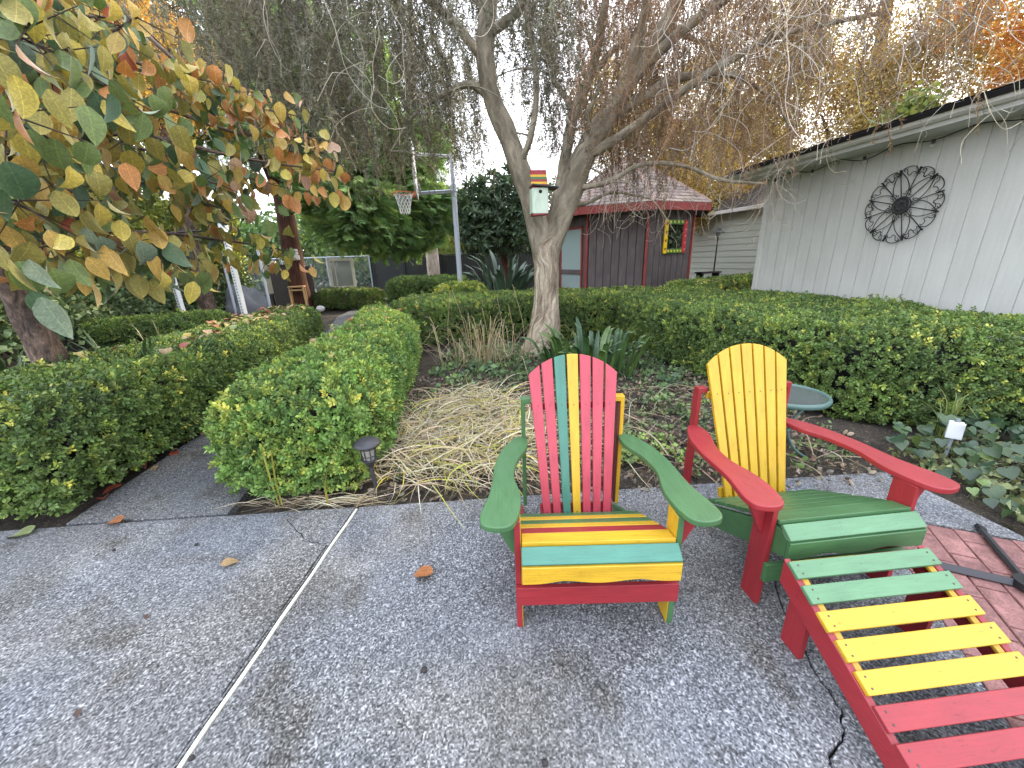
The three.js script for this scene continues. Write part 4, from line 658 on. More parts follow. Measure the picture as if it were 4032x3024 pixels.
{
  const t = thing('weeping_tree', 'grey-barked weeping tree forking in the middle of the bed', 'tree', [0.53, 0, -5.95]); seed = 301;
  const o = [0.53, 0, -5.95], rel = (pts) => pts.map(([x, y, z, r]) => [x - o[0], y - o[1], z - o[2], r]);
  const tg = limb(rel([[0.44, -0.1, -5.85, 0.36], [0.50, 0.12, -5.88, 0.27], [0.55, 0.5, -5.92, 0.205], [0.56, 0.95, -5.95, 0.185], [0.56, 1.3, -5.95, 0.19], [0.56, 1.55, -5.95, 0.215], [0.57, 1.72, -5.95, 0.15]]), 28, 10, 0.16, 3);
  part('trunk', tg, barkGrey, t);
  const L = (pts, n = 10, m = barkLimb) => part('limb', limb(rel(pts), n, 6, 0.14, rr(0, 50)), m, t);
  L([[0.52, 1.5, -5.93, 0.17], [0.37, 2.12, -5.9, 0.155], [0.19, 2.6, -5.9, 0.135], [0.04, 2.98, -5.9, 0.125], [-0.12, 3.35, -5.85, 0.12], [-0.2, 3.75, -5.8, 0.115], [-0.12, 4.4, -5.7, 0.1], [-0.1, 5.4, -5.6, 0.06]], 18);
  L([[0.6, 1.5, -5.95, 0.17], [0.83, 2.1, -5.9, 0.17], [1.05, 2.66, -5.85, 0.155], [1.28, 3.02, -5.78, 0.13], [1.63, 3.52, -5.65, 0.1], [1.95, 4.0, -5.5, 0.08], [2.3, 4.9, -5.3, 0.05]], 18);
  L([[0.6, 1.62, -5.98, 0.1], [0.74, 2.2, -6.0, 0.085], [0.86, 2.8, -6.05, 0.075], [0.98, 3.3, -6.1, 0.07], [1.2, 3.75, -6.1, 0.06], [1.35, 4.6, -6.0, 0.045]], 12);
  // secondary limbs
  const sec = [[[0.19, 2.6, -5.9, 0.05], [0.35, 2.9, -5.7, 0.04], [0.42, 3.4, -5.6, 0.035], [0.3, 4.2, -5.5, 0.03]], [[-0.12, 3.35, -5.85, 0.06], [-0.4, 3.55, -5.9, 0.05], [-0.75, 3.5, -6, 0.04], [-1.2, 3.3, -6.1, 0.025], [-1.6, 2.9, -6.2, 0.012]], [[-0.2, 3.75, -5.8, 0.06], [-0.7, 4.2, -5.6, 0.05], [-1.5, 4.5, -5.4, 0.035], [-2.4, 4.4, -5.2, 0.02]], [[-0.12, 4.2, -5.7, 0.06], [-0.6, 4.8, -6.2, 0.045], [-1.6, 5.1, -6.8, 0.03], [-2.6, 4.8, -7, 0.02]], [[-0.15, 4.0, -5.75, 0.06], [0.25, 4.15, -5.5, 0.05], [0.35, 4.6, -5.2, 0.04], [0.2, 5.2, -4.8, 0.03]],
    [[1.28, 3.02, -5.78, 0.08], [1.75, 3.3, -5.8, 0.065], [2.3, 3.55, -5.9, 0.05], [3.0, 3.6, -6.0, 0.035], [3.7, 3.3, -6.1, 0.02], [4.1, 2.9, -6.2, 0.01]], [[1.05, 2.66, -5.85, 0.07], [1.5, 2.85, -5.6, 0.06], [2.1, 3.2, -5.3, 0.05], [2.9, 3.55, -5, 0.035], [3.8, 3.6, -4.7, 0.02]], [[1.63, 3.52, -5.65, 0.07], [2.2, 3.9, -5.4, 0.055], [3.0, 4.2, -5.0, 0.04], [4.0, 4.3, -4.6, 0.025]], [[0.9, 2.3, -5.88, 0.04], [1.35, 2.33, -5.7, 0.035], [1.75, 2.5, -5.55, 0.03], [2.2, 2.45, -5.4, 0.024], [2.7, 2.25, -5.3, 0.02], [3.15, 2.18, -5.2, 0.012]], [[0.83, 2.1, -5.9, 0.035], [1.2, 2.16, -6.3, 0.03], [1.7, 2.35, -6.7, 0.022], [2.3, 2.3, -7, 0.014]],
    [[1.2, 3.7, -6.1, 0.05], [1.7, 4.2, -6.5, 0.04], [2.6, 4.5, -7, 0.03], [3.8, 4.3, -7.4, 0.018]], [[1.95, 4.0, -5.5, 0.05], [2.4, 4.5, -4.9, 0.04], [2.9, 4.8, -4.2, 0.03], [3.5, 4.6, -3.5, 0.018]], [[0.98, 3.3, -6.1, 0.04], [0.7, 3.8, -6.4, 0.03], [0.6, 4.5, -6.8, 0.024]], [[1.63, 3.52, -5.65, 0.05], [1.6, 4.1, -5.2, 0.04], [1.7, 4.8, -4.6, 0.03]], [[1.4, 3.2, -5.7, 0.06], [1.6, 3.75, -5.75, 0.05], [1.85, 4.5, -5.8, 0.04]], [[1.16, 2.85, -5.8, 0.03], [1.05, 3.05, -5.55, 0.025], [1.15, 3.35, -5.4, 0.02], [0.95, 3.7, -5.2, 0.012]]];
  for (const s of sec) L(s, 8);
  for (let i = 0; i < 46; i++) { // thin arching twigs
    const s = pick(sec), p = s[Math.floor(rr(1, s.length))], d = V(rr(-1, 1), rr(0, 0.7), rr(-1, 1)).normalize(), l = rr(0.6, 1.3), q = [p];
    for (let k = 1; k < 5; k++) q.push([p[0] + d.x * l * k / 4, p[1] + d.y * l * k / 4 - 0.05 * k * k, p[2] + d.z * l * k / 4, 0.014 - 0.0026 * k]); part('twig', limb(rel(q.map((e, k) => k ? e : [e[0], e[1], e[2], 0.016])), 5, 4, 0.1), barkLimb, t);
  }
  // hanging strands of narrow leaves
  const lm = leafMat({ roughness: 0.98, transmission: 0.3 });
  const geos = [strandGeo(1, 0.9, 64, 0.05, 0.011), strandGeo(2, 0.7, 54, 0.046, 0.011), strandGeo(3, 1.1, 74, 0.052, 0.011)];
  const fine = [strandGeo(4, 0.8, 74, 0.032, 0.0075), strandGeo(5, 0.6, 66, 0.03, 0.0075), strandGeo(6, 1.0, 84, 0.034, 0.007)];
  seed = 302; const A = [[], [], []], B = [[], [], []];
  const hang = (list, x, y, z, c, s) => y - 0.75 > 1.75 + 0.53 * Math.hypot(x, z) ? 0 : list[Math.floor(R() * 3)].push({ p: V(x - o[0], y - o[1], z - o[2]), q: new THREE.Quaternion().setFromEuler(new THREE.Euler(rr(-0.35, 0.35), rr(0, 6.3), rr(-0.35, 0.35))), s: rr(0.7, 1.2) * s, c });
  const gap = (x, y) => x > -0.35 && x < 0.35 && y < 4.0 && y > 2.2;
  for (let i = 0; i < 2100; i++) { // left half: olive grey
    const x = rr(-4.2, 0.9), z = rr(-8.2, -4.4), top = 3.35 + 0.16 * (x + 1.2) * (x + 1.2) * (x < -1.2 ? 0.35 : 0.2) + Math.pow(R(), 0.8) * 2.4, k = noise(x * 1.3, z * 1.3, 11); if (k < -0.22 || (gap(x, top - 0.5) && R() < 0.9)) continue;
    hang(A, x, top, z, vary(mixC([0.10, 0.092, 0.052], [0.2, 0.185, 0.115], R()), 0.35), 1);
  }
  for (let i = 0; i < 3900; i++) { // right half: brown and dense
    const x = 0.8 + Math.pow(R(), 0.95) * 4.6, z = rr(-8.0, -4.0), low = 2.35 + 0.16 * Math.abs(x - 2.3), top = low + 0.45 + Math.pow(R(), 0.9) * 2.6, k = noise(x * 1.5, z * 1.5, 15); if (k < -0.3 || R() < (x - 2.3) / 1.9) continue; if (x < 1.35 && top < 3.0 && R() < 0.6) continue; if (z > -5.6 && x < 2.7 && R() < 0.45) continue;
    hang(B, x, top, z, vary(mixC([0.20, 0.11, 0.055], [0.29, 0.19, 0.095], R()), 0.3), 1);
  }
  for (let i = 0; i < 150; i++) { const x = rr(2.6, 5.0), z = rr(-4.6, -2.9), top = rr(3.4, 4.6); hang(B, x, top + 0.2, z, vary([0.22, 0.17, 0.11], 0.3), 1); }
  A.forEach((l, i) => copies('hanging_foliage', geos[i], lm, t, l)); B.forEach((l, i) => copies('hanging_foliage', fine[i], lm, t, l));
  // pale bare whips hanging nearest the viewer
  seed = 303; const whips = [0, 1, 2].map((k) => { seed = 310 + k; const parts = []; const main = [[0, 0, 0]]; for (let i = 1; i <= 5; i++) main.push([0.09 * i * Math.sin(k + 1) + rr(-0.05, 0.05), -0.17 * i, rr(-0.06, 0.06)]); main.push([main[5][0] + 0.16, -0.95, 0.03], [main[5][0] + 0.3, -0.9, 0.05]); parts.push(curveTube(main, 0.0026, 26, 4).toNonIndexed()); for (let i = 0; i < 5; i++) { const p = main[1 + i % 5], s = R() < 0.5 ? -1 : 1; parts.push(curveTube([p, [p[0] + s * 0.1, p[1] - 0.06, p[2] + rr(-0.05, 0.05)], [p[0] + s * 0.24, p[1] - 0.2, p[2] + rr(-0.1, 0.1)], [p[0] + s * 0.28, p[1] - 0.36, p[2]]], 0.0016, 12, 4).toNonIndexed()); } return mergeGeometries(parts); });
  const W = [[], [], []]; seed = 304;
  for (let i = 0; i < 84; i++) { const left = R() < 0.15, x = left ? rr(-2.4, 0.8) : rr(1.3, 4.4), z = rr(-5.0, -3.0), y = left ? rr(3.8, 4.3) : rr(3.3, 4.4) - (z + 5) * 0.1; hang(W, x, y, z, vary([0.42, 0.37, 0.30], 0.25), 1); }
  for (let i = 0; i < 46; i++) hang(W, rr(1.0, 3.6), rr(2.3, 2.75), rr(-5.6, -4.6), vary([0.36, 0.3, 0.24], 0.25), 0.7);
  W.forEach((l, i) => copies('bare_whips', whips[i], std({ roughness: 0.9 }), t, l));
}
// ---------------------------------------------------------------- persimmon tree on the left
const veinTex = tex(128, 256, (u, v) => { const x = Math.abs(u - 0.5) * 2, mid = Math.exp(-x * x * 900), s = (v * 7 - x * 1.6) % 1, side = Math.exp(-Math.pow((((s + 1) % 1) - 0.5) * 14, 2)) * 0.5 * (1 - x * 0.4), m = vn(u * 14, v * 28, 28, 3), m2 = vn(u * 40, v * 80, 80, 4); const L = 0.80 + 0.2 * mid + 0.12 * side + 0.22 * (m - 0.5) + 0.1 * (m2 - 0.5); return [L, L, L * 0.95]; }, true);
const PC = { green: [0.14, 0.21, 0.045], deep: [0.055, 0.125, 0.045], blue: [0.15, 0.22, 0.15], olive: [0.36, 0.31, 0.06], yellow: [0.58, 0.46, 0.07], gold: [0.56, 0.36, 0.07], orange: [0.60, 0.25, 0.06], red: [0.46, 0.1, 0.05], pink: [0.48, 0.27, 0.15] };
const persimmonShape = (t) => Math.pow(Math.sin(Math.PI * Math.min(0.998, 0.05 + Math.pow(t, 0.78) * 0.945)), 0.9);
seed = 401;
const pLeafs = [0, 1, 2, 3, 4].map((i) => leaf(1, 0.56 + 0.04 * i, 6, 0.18 + 0.06 * i, 0.25 + 0.2 * i, persimmonShape, 0.015 * i));
const pMats = Object.fromEntries(Object.entries(PC).map(([k, c]) => [k, leafMat({ color: C(...c), map: veinTex, roughness: 0.96, transmission: 0.25, clearcoat: 0.3, clearcoatRoughness: 0.4 })]));
const pInst = leafMat({ map: veinTex, roughness: 0.96, transmission: 0.25, clearcoat: 0.3, clearcoatRoughness: 0.4 });
{
  const t = thing('persimmon_tree', 'persimmon tree with large green, yellow and orange leaves at the left', 'tree', [-4.05, 0, -3.25]), o = [-4.05, 0, -3.25], rel = (pts) => pts.map(([x, y, z, r]) => [x - o[0], y - o[1], z - o[2], r]);
  seed = 402;
  part('trunk', limb(rel([[-3.9, -0.1, -3.2, 0.15], [-3.93, 0.3, -3.22, 0.12], [-3.97, 0.75, -3.25, 0.108], [-4.0, 1.15, -3.25, 0.1], [-3.97, 1.6, -3.2, 0.1], [-3.85, 2.1, -3.1, 0.1], [-3.7, 2.7, -3.0, 0.07]]), 20, 8, 0.2, 8), barkDark, t);
  const T = [[-1.08, 1.97, -2.8], [-1.17, 2.18, -2.87], [-1.33, 2.32, -2.91], [-1.61, 1.51, -2.99], [-1.67, 1.71, -2.73], [-1.75, 1.45, -2.31], [-1.48, 1.48, -1.76], [-1.48, 1.95, -1.89], [-1.6, 1.98, -2.3], [-1.41, 2.04, -1.69], [-1.35, 2.07, -1.48], [-1.26, 2.04, -1.29], [-1.56, 2.44, -2.08], [-1.66, 2.44, -2.74], [-1.48, 2.44, -2.95], [-1.44, 1.76, -1.39], [-1.5, 1.62, -1.32], [-1.53, 1.66, -1.58], [-1.55, 1.48, -1.41], [-1.6, 1.52, -1.65], [-1.6, 1.85, -2.42], [-1.45, 1.89, -2.74], [-1.25, 1.79, -1.15], [-1.9, 2.6, -2.4], [-2.2, 2.2, -2.2], [-2.3, 1.9, -2.5], [-2.4, 2.6, -2.8], [-2.0, 2.05, -3.1], [-2.1, 1.7, -2.0], [-1.9, 2.3, -1.8], [-2.6, 2.2, -1.9], [-2.3, 1.6, -1.5], [-1.8, 2.7, -1.9], [-1.5, 2.3, -1.6], [-1.9, 1.9, -1.6], [-1.8, 2.2, -1.4]];
  const singles = [], rest = [], starts = [[-3.98, 1.5, -3.2], [-3.92, 1.8, -3.15], [-3.85, 2.1, -3.1], [-3.7, 2.7, -3.0]];
  T.forEach((e, bi) => {
    const s = starts[e[1] > 2.3 ? 3 : e[1] > 1.9 ? 2 : e[1] > 1.6 ? 1 : 0], mid = [s[0] + (e[0] - s[0]) * 0.5, Math.max(s[1], e[1]) + rr(0.02, 0.3), s[2] + (e[2] - s[2]) * 0.5 + rr(-0.2, 0.2)], q = [s[0] + (e[0] - s[0]) * 0.8, e[1] + rr(0.05, 0.15), s[2] + (e[2] - s[2]) * 0.8 + rr(-0.08, 0.08)];
    const pts = [[...s, 0.035], [...mid, 0.018], [...q, 0.009], [...e, 0.003]]; part('branch', limb(rel(pts), 7, 7, 0.15, bi), barkDark, t);
    const cv = new THREE.CatmullRomCurve3(pts.map((p) => V(p[0], p[1], p[2])), false, 'centripetal');
    const N = 58;
    for (let k = 0; k < N; k++) {
      const u = Math.pow(R(), 0.55), P = cv.getPoint(0.42 + 0.58 * u), off = V(rr(-1, 1), rr(-0.9, 0.5), rr(-1, 1)).multiplyScalar(0.17), b = P.clone().add(off), L = rr(0.075, 0.118);
      if (b.distanceTo(camera.position) < 1.45) continue;
      const d = V(rr(-0.4, 0.4), -1, rr(-0.4, 0.4)); if (R() < 0.1) d.set(rr(-1, 1), rr(-0.5, 0.1), rr(-1, 1));
      const right = Math.min(1, Math.max(0, (b.x + 2.0) / 0.9)) * Math.min(1, Math.max(0, (-b.z - 1.9) / 0.9)), w = R();
      const kind = w < 0.12 - 0.12 * right ? 'deep' : w < 0.34 - 0.33 * right ? 'green' : w < 0.38 - 0.36 * right ? 'blue' : w < 0.66 - 0.5 * right ? 'olive' : w < 0.78 - 0.44 * right ? 'yellow' : w < 0.93 - 0.3 * right ? 'gold' : w < 0.98 - 0.05 * right ? 'orange' : w < 0.992 ? 'pink' : 'red';
      const e2 = { p: V(b.x - o[0], b.y - o[1], b.z - o[2]), q: aim(d, rr(0, 6.3)), s: L, kind, near: b.distanceTo(camera.position) };
      (e2.near < 6 ? singles : rest).push(e2);
      if (k % 3 === 0) part('leaf_stalk', rod([P.x - o[0], P.y - o[1], P.z - o[2]], [b.x - o[0], b.y - o[1], b.z - o[2]], 0.0028, 0.0015, 4), barkDark, t);
    }
  });
  // the big grey-green leaf hanging in front of the trunk and its neighbours
  for (const [x, y, z, L, kind, roll] of [[-1.335, 1.338, -1.132, 0.13, 'blue', 3.3], [-1.380, 1.356, -1.156, 0.1, 'deep', 1.2], [-1.369, 1.442, -1.169, 0.1, 'blue', 3.0], [-1.420, 1.438, -1.185, 0.11, 'green', 0.6], [-1.420, 1.417, -1.263, 0.105, 'green', 0.2], [-1.391, 1.443, -1.142, 0.1, 'olive', 2.6], [-1.463, 1.445, -1.364, 0.1, 'green', 3.4], [-1.491, 1.521, -1.751, 0.14, 'deep', 0.3], [-1.457, 1.517, -1.779, 0.14, 'deep', 3.3], [-1.463, 1.515, -1.643, 0.12, 'blue', 0.1], [-1.483, 1.473, -1.692, 0.12, 'gold', 0.1], [-1.468, 1.494, -1.502, 0.12, 'gold', 3.2], [-1.550, 1.384, -1.962, 0.1, 'yellow', 0.4], [-1.572, 1.358, -2.071, 0.1, 'yellow', 2.9], [-1.471, 1.525, -1.499, 0.09, 'blue', 0.2]]) singles.push({ p: V(x - o[0], y - o[1], z - o[2]), q: aim(V(0.12, -1, -0.12), roll), s: L, kind, near: 0 });
  singles.sort((a, b) => a.near - b.near); singles.splice(300).forEach((e) => rest.push(e));
  singles.forEach((e, i) => { const m = part('leaf', pLeafs[i % 5], pMats[e.kind], t); m.position.copy(e.p); m.quaternion.copy(e.q); m.scale.setScalar(e.s); });
  const by = [[], [], [], [], []]; rest.forEach((e, i) => by[i % 5].push({ ...e, c: vary(PC[e.kind], 0.2) })); by.forEach((l, i) => copies('foliage', pLeafs[i], pInst, t, l));
}
// ---------------------------------------------------------------- other trees
const leafClump = (s, n, L, Wd, rad, droop = 0) => { seed = s; return cluster(n, () => { const d = rndDir(); d.y -= droop; const g = leaf(L * rr(0.7, 1.25), L * Wd, 2, 0.2, 0.3); g.applyQuaternion(aim(d, rr(0, 6.3))); const p = rndDir().multiplyScalar(rad * Math.cbrt(R())); return g.translate(p.x, p.y, p.z); }); };
const frond = (s, n, L, w) => { seed = s; return cluster(n, (i) => { const t = i / n, side = i % 2 ? 1 : -1, g = leaf(L * (0.42 - 0.25 * t) * rr(0.8, 1.2), w, 1, 0.1, 0.2, () => 0.8); g.applyQuaternion(aim(V(side * rr(0.7, 1), 0.9 - 0.3 * t, rr(-0.45, 0.2)), rr(-0.5, 0.5))); return g.translate(0, L * t, -L * 0.55 * t * t); }); };
const tuft = (s, n, L, Wd) => { seed = s; return cluster(n, (i) => { const a = i * 2.4, e = rr(-0.1, 0.9), g = leaf(L * rr(0.8, 1.15), L * Wd, 3, 0.3, 0.7, (t) => Math.pow(Math.sin(Math.PI * Math.min(0.99, 0.04 + 0.95 * t)), 0.8)); g.applyQuaternion(aim(V(Math.cos(a), e, Math.sin(a)), rr(-0.4, 0.4))); return g; }); };
const clumps = { small: [leafClump(501, 26, 0.06, 0.6, 0.22), leafClump(502, 24, 0.055, 0.62, 0.2)], broad: [leafClump(503, 22, 0.10, 0.72, 0.26, 0.6), leafClump(504, 20, 0.095, 0.75, 0.24, 0.6)], narrow: [leafClump(505, 34, 0.085, 0.16, 0.26, 0.9), leafClump(506, 30, 0.08, 0.17, 0.24, 0.9)], frond: [frond(507, 60, 0.42, 0.016), frond(508, 56, 0.36, 0.015)], tuft: [tuft(509, 13, 0.24, 0.27), tuft(510, 12, 0.21, 0.27)] };
const bgLeaf = leafMat({ roughness: 0.98, transmission: 0.35 }), glossLeaf = new THREE.MeshPhysicalMaterial({ side: THREE.DoubleSide, roughness: 0.97, transmission: 0.15, thickness: 0, clearcoat: 0.5, clearcoatRoughness: 0.35 });
// crown made of lobes [x, y, z, rx, ry, rz, count]; clumps sit mostly near each lobe's skin
function tree(name, label, base, trunk, lobes, o) {
  const t = thing(name, label, o.category ?? 'tree', base, 0, o.group); seed = o.seed;
  if (trunk.length) part('trunk', limb(trunk, 12, 8, 0.15, o.seed), o.bark ?? barkDark, t);
  const tip = trunk.length ? trunk[trunk.length - 1] : [0, 0, 0, 0.1];
  if (trunk.length) for (const l of lobes.slice(0, o.limbs ?? 12)) { const s = trunk[Math.max(1, Math.floor(trunk.length * rr(0.4, 0.95)) - 0)] ?? tip; part('limb', limb([[s[0], s[1], s[2], s[3] * 0.5], [(s[0] + l[0]) / 2, (s[1] + l[1]) / 2 + 0.15, (s[2] + l[2]) / 2, s[3] * 0.3], [l[0], l[1], l[2], 0.02]], 6, 5, 0.15), o.bark ?? barkDark, t); }
  const gs = clumps[o.kind], L = gs.map(() => []);
  for (const [x, y, z, rx, ry, rz, n] of lobes) for (let i = 0; i < n; i++) {
    const d = rndDir(), k = o.fill ? Math.cbrt(R()) : 0.55 + 0.45 * Math.pow(R(), 0.6), w = 1 + 0.35 * noise(d.x * 2 + x, d.y * 2 + y, d.z * 2 + z), p = V(x + d.x * rx * k * w, y + d.y * ry * k * w, z + d.z * rz * k * w);
    if (p.y < (o.minY ?? 0.1)) continue;
    let c = mixC(pick(o.cols), pick(o.cols), R() * 0.6); const q = o.kind === 'frond' ? aim(V(d.x + rr(-0.6, 0.6), rr(-1.3, -0.05), d.z + rr(-0.6, 0.6)), rr(-0.9, 0.9)) : o.kind === 'tuft' ? aim(V(d.x, d.y + 0.8, d.z), rr(0, 6)) : new THREE.Quaternion().setFromEuler(new THREE.Euler(rr(0, 6), rr(0, 6), rr(0, 6)));
    L[Math.floor(R() * gs.length)].push({ p, q, s: rr(0.7, 1.3) * (o.size ?? 1), c: vary(c, 0.25) });
  }
  L.forEach((l, i) => copies('crown', gs[i], o.gloss ? glossLeaf : bgLeaf, t, l)); return t;
}
const ring = (n, y0, y1, r0, r1, cnt, ry, o = [0, 0]) => { const a = []; for (let i = 0; i < n; i++) { const t = (i + 0.5) / n, an = i * 2.4 + 0.7, r = (r0 + (r1 - r0) * t) * rr(0.45, 0.8); a.push([o[0] + r * Math.cos(an), y0 + (y1 - y0) * t, o[1] + r * Math.sin(an), (r0 + (r1 - r0) * t) * 0.55, ry, (r0 + (r1 - r0) * t) * 0.55, cnt]); } return a; };
const CEDAR = [[0.16, 0.29, 0.07], [0.21, 0.35, 0.085], [0.31, 0.43, 0.1], [0.11, 0.22, 0.06]], YELL = [[0.50, 0.36, 0.05], [0.42, 0.34, 0.06], [0.34, 0.30, 0.06], [0.55, 0.30, 0.04]], OLIVE = [[0.11, 0.11, 0.05], [0.15, 0.14, 0.07], [0.08, 0.09, 0.04]], DARKG = [[0.045, 0.085, 0.03], [0.065, 0.11, 0.04], [0.035, 0.07, 0.028]], MIDG = [[0.15, 0.26, 0.05], [0.22, 0.32, 0.06], [0.11, 0.2, 0.045]], YG = [[0.24, 0.28, 0.04], [0.17, 0.23, 0.04], [0.32, 0.32, 0.05]], ORANGE = [[0.55, 0.24, 0.04], [0.5, 0.17, 0.03], [0.55, 0.34, 0.05]], RUST = [[0.36, 0.27, 0.07], [0.46, 0.34, 0.07], [0.28, 0.22, 0.08], [0.4, 0.24, 0.07]];
seed = 600;
tree('redwood_tree', 'tall redwood with red-brown trunk and drooping green sprays', [-6.85, 0, -13.0], [[0, -0.1, 0, 0.36], [0, 1, 0, 0.3], [0, 3, 0, 0.26], [0, 6, 0, 0.22], [0, 9, 0, 0.14], [0, 11, 0, 0.05]], [...ring(9, 4.6, 8.4, 3.1, 2.2, 190, 0.9), [2.4, 2.7, 0.6, 1.2, 0.8, 1.1, 630], [3.5, 3.5, 0.2, 1.2, 0.9, 1.1, 600], [2.6, 4.4, 0.6, 1.5, 0.9, 1.2, 630], [3.4, 2.3, 0.1, 0.9, 0.6, 0.9, 450], [1.9, 3.4, 1.2, 0.9, 0.7, 0.8, 450], [2.8, 3.0, 1.3, 1.0, 0.8, 0.8, 480], [3.9, 4.7, 0.5, 1.2, 0.9, 1, 480], [1.6, 5.2, 0.8, 1.2, 0.8, 1, 450], [-2.5, 6.5, 1, 1.6, 1.2, 1.2, 630], [-1, 5.6, 1.2, 1.4, 1, 1.1, 630], [2.2, 6.6, 0.4, 1.6, 1.1, 1.2, 630], [4.4, 3.0, -0.2, 0.9, 0.9, 0.8, 450]], { seed: 601, kind: 'frond', cols: CEDAR, bark: barkRed, limbs: 18, minY: 1.75 });
tree('loquat_tree', 'dark round loquat tree with long glossy leaves left of the shed', [-0.3, 0, -13.2], [[0.3, 0, 0, 0.12], [0.3, 0.9, 0, 0.11], [0.1, 1.6, 0, 0.09], [0, 2.3, 0, 0.06]], [[0, 2.5, 0, 1.15, 1.0, 1.0, 230], [-0.5, 2.2, 0.4, 0.8, 0.7, 0.7, 120], [0.7, 2.3, 0.3, 0.8, 0.8, 0.7, 120], [0.1, 3.3, 0.1, 0.95, 0.7, 0.8, 130], [-0.6, 3.0, 0.1, 0.7, 0.6, 0.6, 90]], { seed: 602, kind: 'tuft', cols: DARKG, gloss: true, bark: barkRed, fill: true });
tree('gum_tree', 'pale-trunked gum tree with hanging grey-green leaves behind the hoop', [-3.3, 0, -16.8], [[0.2, 0, 0, 0.28], [0.15, 2.5, 0, 0.24], [0.05, 5, 0, 0.22], [-0.1, 7, 0, 0.18], [0.2, 10, 0, 0.1]], [[0.9, 5.6, 0.4, 1.3, 1.2, 1.1, 170], [0.2, 7.4, 0.2, 2.0, 1.4, 1.6, 260], [2.0, 7, 0, 1.6, 1.5, 1.4, 220], [1.7, 4.6, 0.4, 0.9, 0.9, 0.8, 90], [-1.6, 8.4, 0, 1.6, 1.2, 1.4, 150]], { seed: 603, kind: 'narrow', cols: OLIVE, bark: barkPale, size: 1.3 });
tree('golden_tree', 'golden yellow maple crown above the persimmon at the left', [-6.6, 0, -8.6], [[0, 0, 0, 0.16], [0, 2, 0, 0.14], [0.1, 4, 0, 0.1], [0, 5.5, 0, 0.05]], [[0.3, 4.9, 0.2, 1.1, 1.0, 1.0, 330], [-0.6, 5.8, 0, 1.3, 1.0, 1.1, 300], [-1.6, 5.2, 0.3, 1.2, 1.0, 1, 260], [-0.3, 4.2, 0.4, 0.8, 0.6, 0.7, 120]], { seed: 604, kind: 'small', cols: [[0.5, 0.33, 0.05], [0.42, 0.3, 0.06], [0.55, 0.26, 0.05]], minY: 2 });
tree('green_tree', 'tall leafy green tree with yellowing top behind the redwood', [-5.6, 0, -20.5], [[0, 0, 0, 0.2], [0, 2, 0, 0.16], [0, 4.5, 0, 0.08]], [[0, 2.6, 0, 1.7, 1.5, 1.4, 240], [0.4, 4.4, 0, 1.6, 1.4, 1.4, 260], [0, 6.2, 0, 1.2, 1.3, 1.1, 160], [1.6, 3.0, 0.2, 1.2, 1.4, 1, 160]], { seed: 605, kind: 'broad', cols: [...MIDG, [0.3, 0.3, 0.06]], size: 1.4 });
tree('green_tree', 'rounded mid-green tree right of the redwood above the black fence', [-3.2, 0, -19.8], [[0, 0, 0, 0.16], [0, 1.5, 0, 0.14], [0, 3, 0, 0.07]], [[0, 2.3, 0, 1.4, 1.3, 1.2, 230], [-1.0, 3.2, 0, 1.2, 1.1, 1.0, 190], [0.5, 3.5, 0.2, 1.0, 1.1, 0.9, 150]], { seed: 606, kind: 'broad', cols: MIDG, size: 1.3 });
tree('yellow_shrub', 'yellow-green shrub just above the black fence', [-2.15, 0, -17.9], [[0, 0, 0, 0.06], [0, 0.8, 0, 0.05], [0, 1.6, 0, 0.03]], [[0, 1.9, 0, 0.75, 0.75, 0.6, 190], [0.1, 2.6, 0, 0.5, 0.6, 0.4, 90], [0.9, 1.6, 0, 0.6, 0.5, 0.5, 90]], { seed: 607, kind: 'small', cols: YG, category: 'shrub', size: 1.3, fill: true });
tree('yellow_tree', 'lemon yellow autumn tree behind the shed and sage building', [6.9, 0, -15.6], [[0, 0, 0, 0.2], [0, 2, 0, 0.17], [0.2, 4, 0, 0.12], [0, 6, 0, 0.05]], [[-1.6, 3.3, 1.6, 1.3, 1.2, 1.0, 460], [-0.4, 4.4, 1.2, 1.6, 1.3, 1.3, 600], [1.4, 4.2, 0.8, 1.6, 1.4, 1.3, 600], [0, 6.0, 0, 2.2, 1.4, 1.6, 700], [-2.4, 4.8, 0.6, 1.4, 1.2, 1.2, 460], [-0.8, 2.7, 1.9, 0.6, 0.6, 0.5, 130], [-3.0, 6.2, 0.6, 1.8, 1.4, 1.4, 480]], { seed: 608, kind: 'small', cols: YELL, group: 'autumn trees', size: 1.25 });
tree('autumn_tree', 'rust and gold autumn tree rising behind the white building roof', [8.2, 0, -10.2], [[0, 0, 0, 0.24], [0, 2.5, 0, 0.2], [0.1, 5, 0, 0.13], [0, 7.5, 0, 0.05]], [[-1.2, 4.2, 0.4, 1.7, 1.3, 1.4, 800], [0.6, 4.3, 0.6, 1.7, 1.4, 1.4, 800], [-0.4, 5.8, 0, 2.3, 1.4, 1.8, 900], [1.8, 5.6, 1, 1.6, 1.4, 1.4, 600], [-2.6, 5.4, 0, 1.5, 1.2, 1.3, 600], [-2.4, 3.9, -0.6, 1.2, 1.0, 1.0, 400]], { seed: 609, kind: 'small', cols: RUST, group: 'autumn trees' });
tree('orange_tree', 'bright orange autumn tree at the top right above the roof', [9.3, 0, -6.6], [[0, 0, 0, 0.2], [0, 2.5, 0, 0.16], [0, 4.5, 0, 0.1], [0, 6.5, 0, 0.04]], [[-0.4, 4.3, 0, 1.4, 1.3, 1.2, 700], [0.4, 5.4, 0.6, 1.7, 1.3, 1.4, 700], [-0.8, 5.4, -0.8, 1.2, 1.0, 1.1, 420], [1.0, 4.2, 1.2, 1.4, 1.2, 1.2, 460]], { seed: 610, kind: 'small', cols: ORANGE, group: 'autumn trees' });
